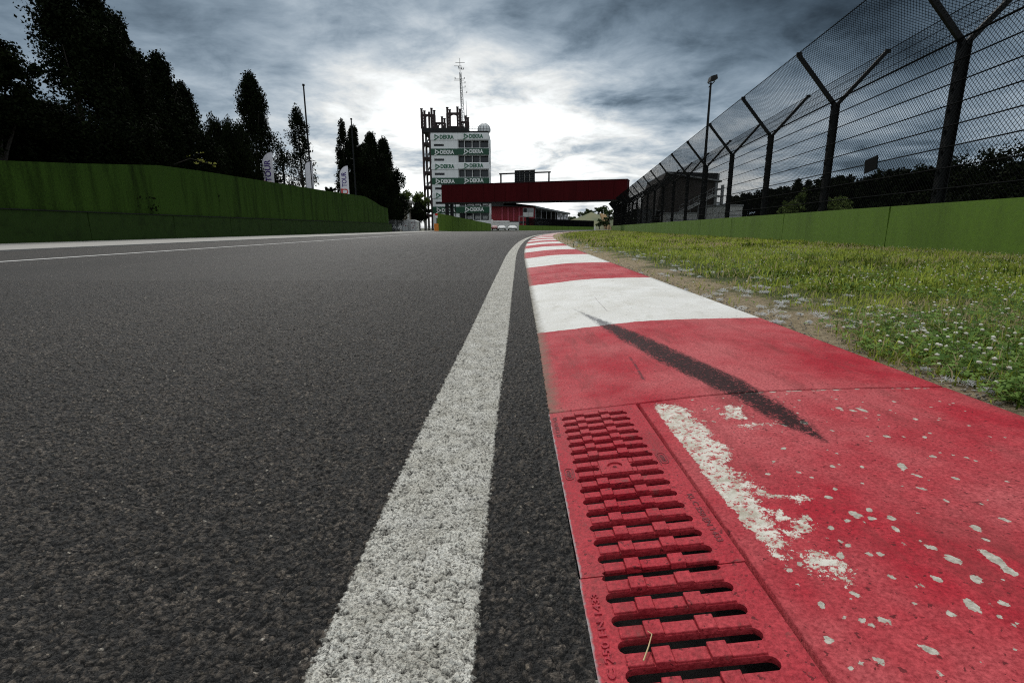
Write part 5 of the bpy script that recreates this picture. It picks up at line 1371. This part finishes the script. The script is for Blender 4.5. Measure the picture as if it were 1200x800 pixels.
# trees behind the right fence
RT = [(862, 227, 95, 2.6, 0), (880, 224, 92, 2.8, 1), (903, 219, 88, 3.0, 0), (918, 216, 84, 2.6, 0), (935, 213, 80, 1.6, 2), (948, 214, 80, 1.5, 2), (958, 221, 70, 2.2, 3), (972, 206, 60, 2.6, 0), (990, 203, 56, 2.8, 0), (1012, 206, 54, 2.6, 0), (1034, 201, 52, 2.8, 0), (1056, 195, 50, 2.8, 0), (1078, 194, 48, 3.0, 0), (1104, 190, 46, 3.0, 0), (1128, 182, 44, 3.0, 0), (1156, 176, 42, 3.2, 0), (1184, 170, 40, 3.2, 0), (1212, 165, 38, 3.4, 0), (1250, 160, 36, 3.6, 0), (928, 236, 62, 1.8, 3), (985, 232, 47, 1.8, 3), (1040, 228, 42, 2.0, 0), (1090, 225, 38, 2.2, 0), (1145, 222, 34, 2.3, 0), (1195, 216, 31, 2.3, 0)]
RL = ['smallest far dark tree right of the dark grandstand', 'far dark tree above the white trailer box', 'dark tree just left of the third fence post from the right', 'dark tree behind the third fence post from the right', 'pointed conifer left of two between the second and third fence posts', 'pointed conifer right of two between the second and third fence posts', 'pale green tree under the pointed conifers',
      'dark tree behind the second fence post from the right', 'round dark tree just right of the second fence post', 'dark tree with a dip, left of the small dark plate', 'dark tree below the small dark plate on the fence', 'dark tree right of the small dark plate', 'dark tree left of the nearest fence post', 'big dark tree behind the nearest fence post', 'big dark tree just right of the nearest fence post', 'big dark tree midway between the nearest post and right edge', 'big dark tree close to the right edge', 'big dark tree cut by the right edge', 'big dark tree just outside the right edge',
      'light green bush low between third and second fence posts', 'light green bush low right of the second fence post', 'low dark bush under the small dark plate', 'low dark bush left of the nearest fence post base', 'low dark bush right of the nearest fence post base', 'low dark bush at the right edge above the barrier']
prot = {}
for i, (px_, py_, Y_, r_, kd) in enumerate(RT):
    x, z = at(px_, py_, Y_); nm = {0: 'broadleaf_tree', 1: 'broadleaf_tree', 2: 'conifer_tree', 3: 'pale_tree'}[kd]
    if i >= 19: nm = 'bush'
    key = (kd if kd != 1 else 0, nm, i > 13)
    if key not in prot:
        if kd == 2: dat, bm = poplar(z, r_, 55, nclump=160, per=40, leaf=.2)
        else: dat, bm = broad(z, r_, 1200 + i, nclump=170, per=60, leaf=.2 if i < 12 else .15, base=.12)
        o = plant(nm, dat, bm, (x, Y_, 0), RL[i], 'bush' if nm == 'bush' else 'tree', m_light_leaf if kd == 3 else m_oak, 'trees behind the catch fence'); prot[key] = (o, z, r_)
    else:
        o, h0, r0 = prot[key]; replant(o, (x, Y_, 0), RL[i], (r_ / r0, r_ / r0, z / h0), i * 1.9)

# ================================================================== SKY, SUN, CAMERA
w_ = bpy.data.worlds.new('World'); sc.world = w_; w_.use_nodes = True
t = NT(w_.node_tree); bg = t.n['Background']
SUN_EL, SUN_AZ = R(40), R(-14)
#
sky = t.new('ShaderNodeTexSky', sky_type='NISHITA'); sky.sun_disc = False; sky.sun_elevation = SUN_EL; sky.sun_rotation = SUN_AZ
d = t.coord('Generated')
sp = t.new('ShaderNodeSeparateXYZ'); t.l.new(d, sp.inputs[0]); X_, Y_, Z_ = sp.outputs
# cloud layer: a flat sheet overhead seen in perspective
zc = t.math('ADD', t.math('MAXIMUM', Z_, 0.0), .17)
cv = t.new('ShaderNodeCombineXYZ'); t.put(cv.inputs[0], t.math('DIVIDE', X_, zc)); t.put(cv.inputs[1], t.math('DIVIDE', Y_, zc)); cv.inputs[2].default_value = 9.1
P_ = cv.outputs[0]
n1 = t.noise(P_, 1.15, 9, .59, .25); n2 = t.noise(P_, 3.4, 7, .62, .5)
cl_ = t.math('ADD', t.math('MULTIPLY', n1, .72), t.math('MULTIPLY', n2, .28))
cloud = t.ramp(cl_, .37, .62, .30, 1.75)
# brightness of the cloud deck by direction: thin and bright ahead where the sun stands behind it, a dark front to the right
gd = Vector((math.sin(R(-2.5)) * math.cos(R(7)), math.cos(R(-2.5)) * math.cos(R(7)), math.sin(R(7))))
vm = t.new('ShaderNodeVectorMath', operation='DOT_PRODUCT'); t.l.new(d, vm.inputs[0]); vm.inputs[1].default_value = gd
dot = vm.outputs['Value']
glow = t.math('ADD', t.math('MULTIPLY', t.math('POWER', t.math('MAXIMUM', dot, 0), 14.0), .54), t.math('MULTIPLY', t.math('POWER', t.math('MAXIMUM', dot, 0), 60.0), .42))
glow = t.math('MULTIPLY', glow, t.ramp(Z_, .16, .36, 1.0, .42, True))
base = t.math('ADD', .20, t.math('MULTIPLY', t.ramp(X_, -.12, .45), -.165))
low = t.math('ADD', t.math('MULTIPLY', t.ramp(Z_, .20, .0), .18), t.math('MULTIPLY', t.math('MULTIPLY', t.ramp(Z_, .36, .06), t.ramp(X_, .0, .45)), .30))
L = t.math('MULTIPLY', t.math('ADD', t.math('ADD', base, low), glow), t.mix(1, cloud, cloud))
over = t.math('MULTIPLY', t.ramp(Z_, .42, .75, 0, 1, True), .86)
back = t.math('MULTIPLY', t.ramp(Y_, .35, -.35, 0, 1, True), .55)
L = t.math('MAXIMUM', L, t.math('MULTIPLY', t.math('MAXIMUM', over, back), t.ramp(cl_, .3, .7, .8, 1.2)))
tint = t.mix(t.ramp(L, .03, .75), (.56, .88, 1.22), (.97, 1.0, 1.0))
cc = t.mix(1.0, tint, t.math('MULTIPLY', L, 10.0), 'MULTIPLY')
mx = t.mix(.975, sky.outputs[0], cc)
t.put(bg.inputs[0], mx); bg.inputs[1].default_value = .1
sl = bpy.data.lights.new('sun', 'SUN'); sl.energy = 1.5; sl.angle = R(10); sl.color = (1, .97, .92)
so_ = bpy.data.objects.new('sun', sl); C.objects.link(so_)
sd = Vector((math.sin(SUN_AZ) * math.cos(SUN_EL), math.cos(SUN_AZ) * math.cos(SUN_EL), math.sin(SUN_EL)))
so_.rotation_euler = sd.to_track_quat('Z', 'Y').to_euler()
cam = bpy.data.cameras.new('camera'); cam.lens = 18.0; cam.sensor_width = 36.0; cam.clip_start = .02; cam.clip_end = 5000
co = bpy.data.objects.new('camera', cam); C.objects.link(co); co.location = (0, 0, H); co.rotation_euler = (math.pi / 2 - TH, 0, 0); sc.camera = co
sc.view_settings.view_transform = 'Standard'; sc.view_settings.look = 'None'; sc.view_settings.exposure = 0.10; sc.view_settings.gamma = 1.0; sc.view_settings.use_curve_mapping = False
sc.cycles.use_denoising = True; sc.cycles.denoising_prefilter = 'ACCURATE'; sc.cycles.use_denoising = False; sc.cycles.pixel_filter_type = 'BLACKMAN_HARRIS'; sc.cycles.filter_width = 1.15
sc.cycles.max_bounces = 5; sc.cycles.diffuse_bounces = 2; sc.cycles.glossy_bounces = 2; sc.cycles.transmission_bounces = 2; sc.cycles.sample_clamp_indirect = 1.5; sc.cycles.sample_clamp_direct = 3.0
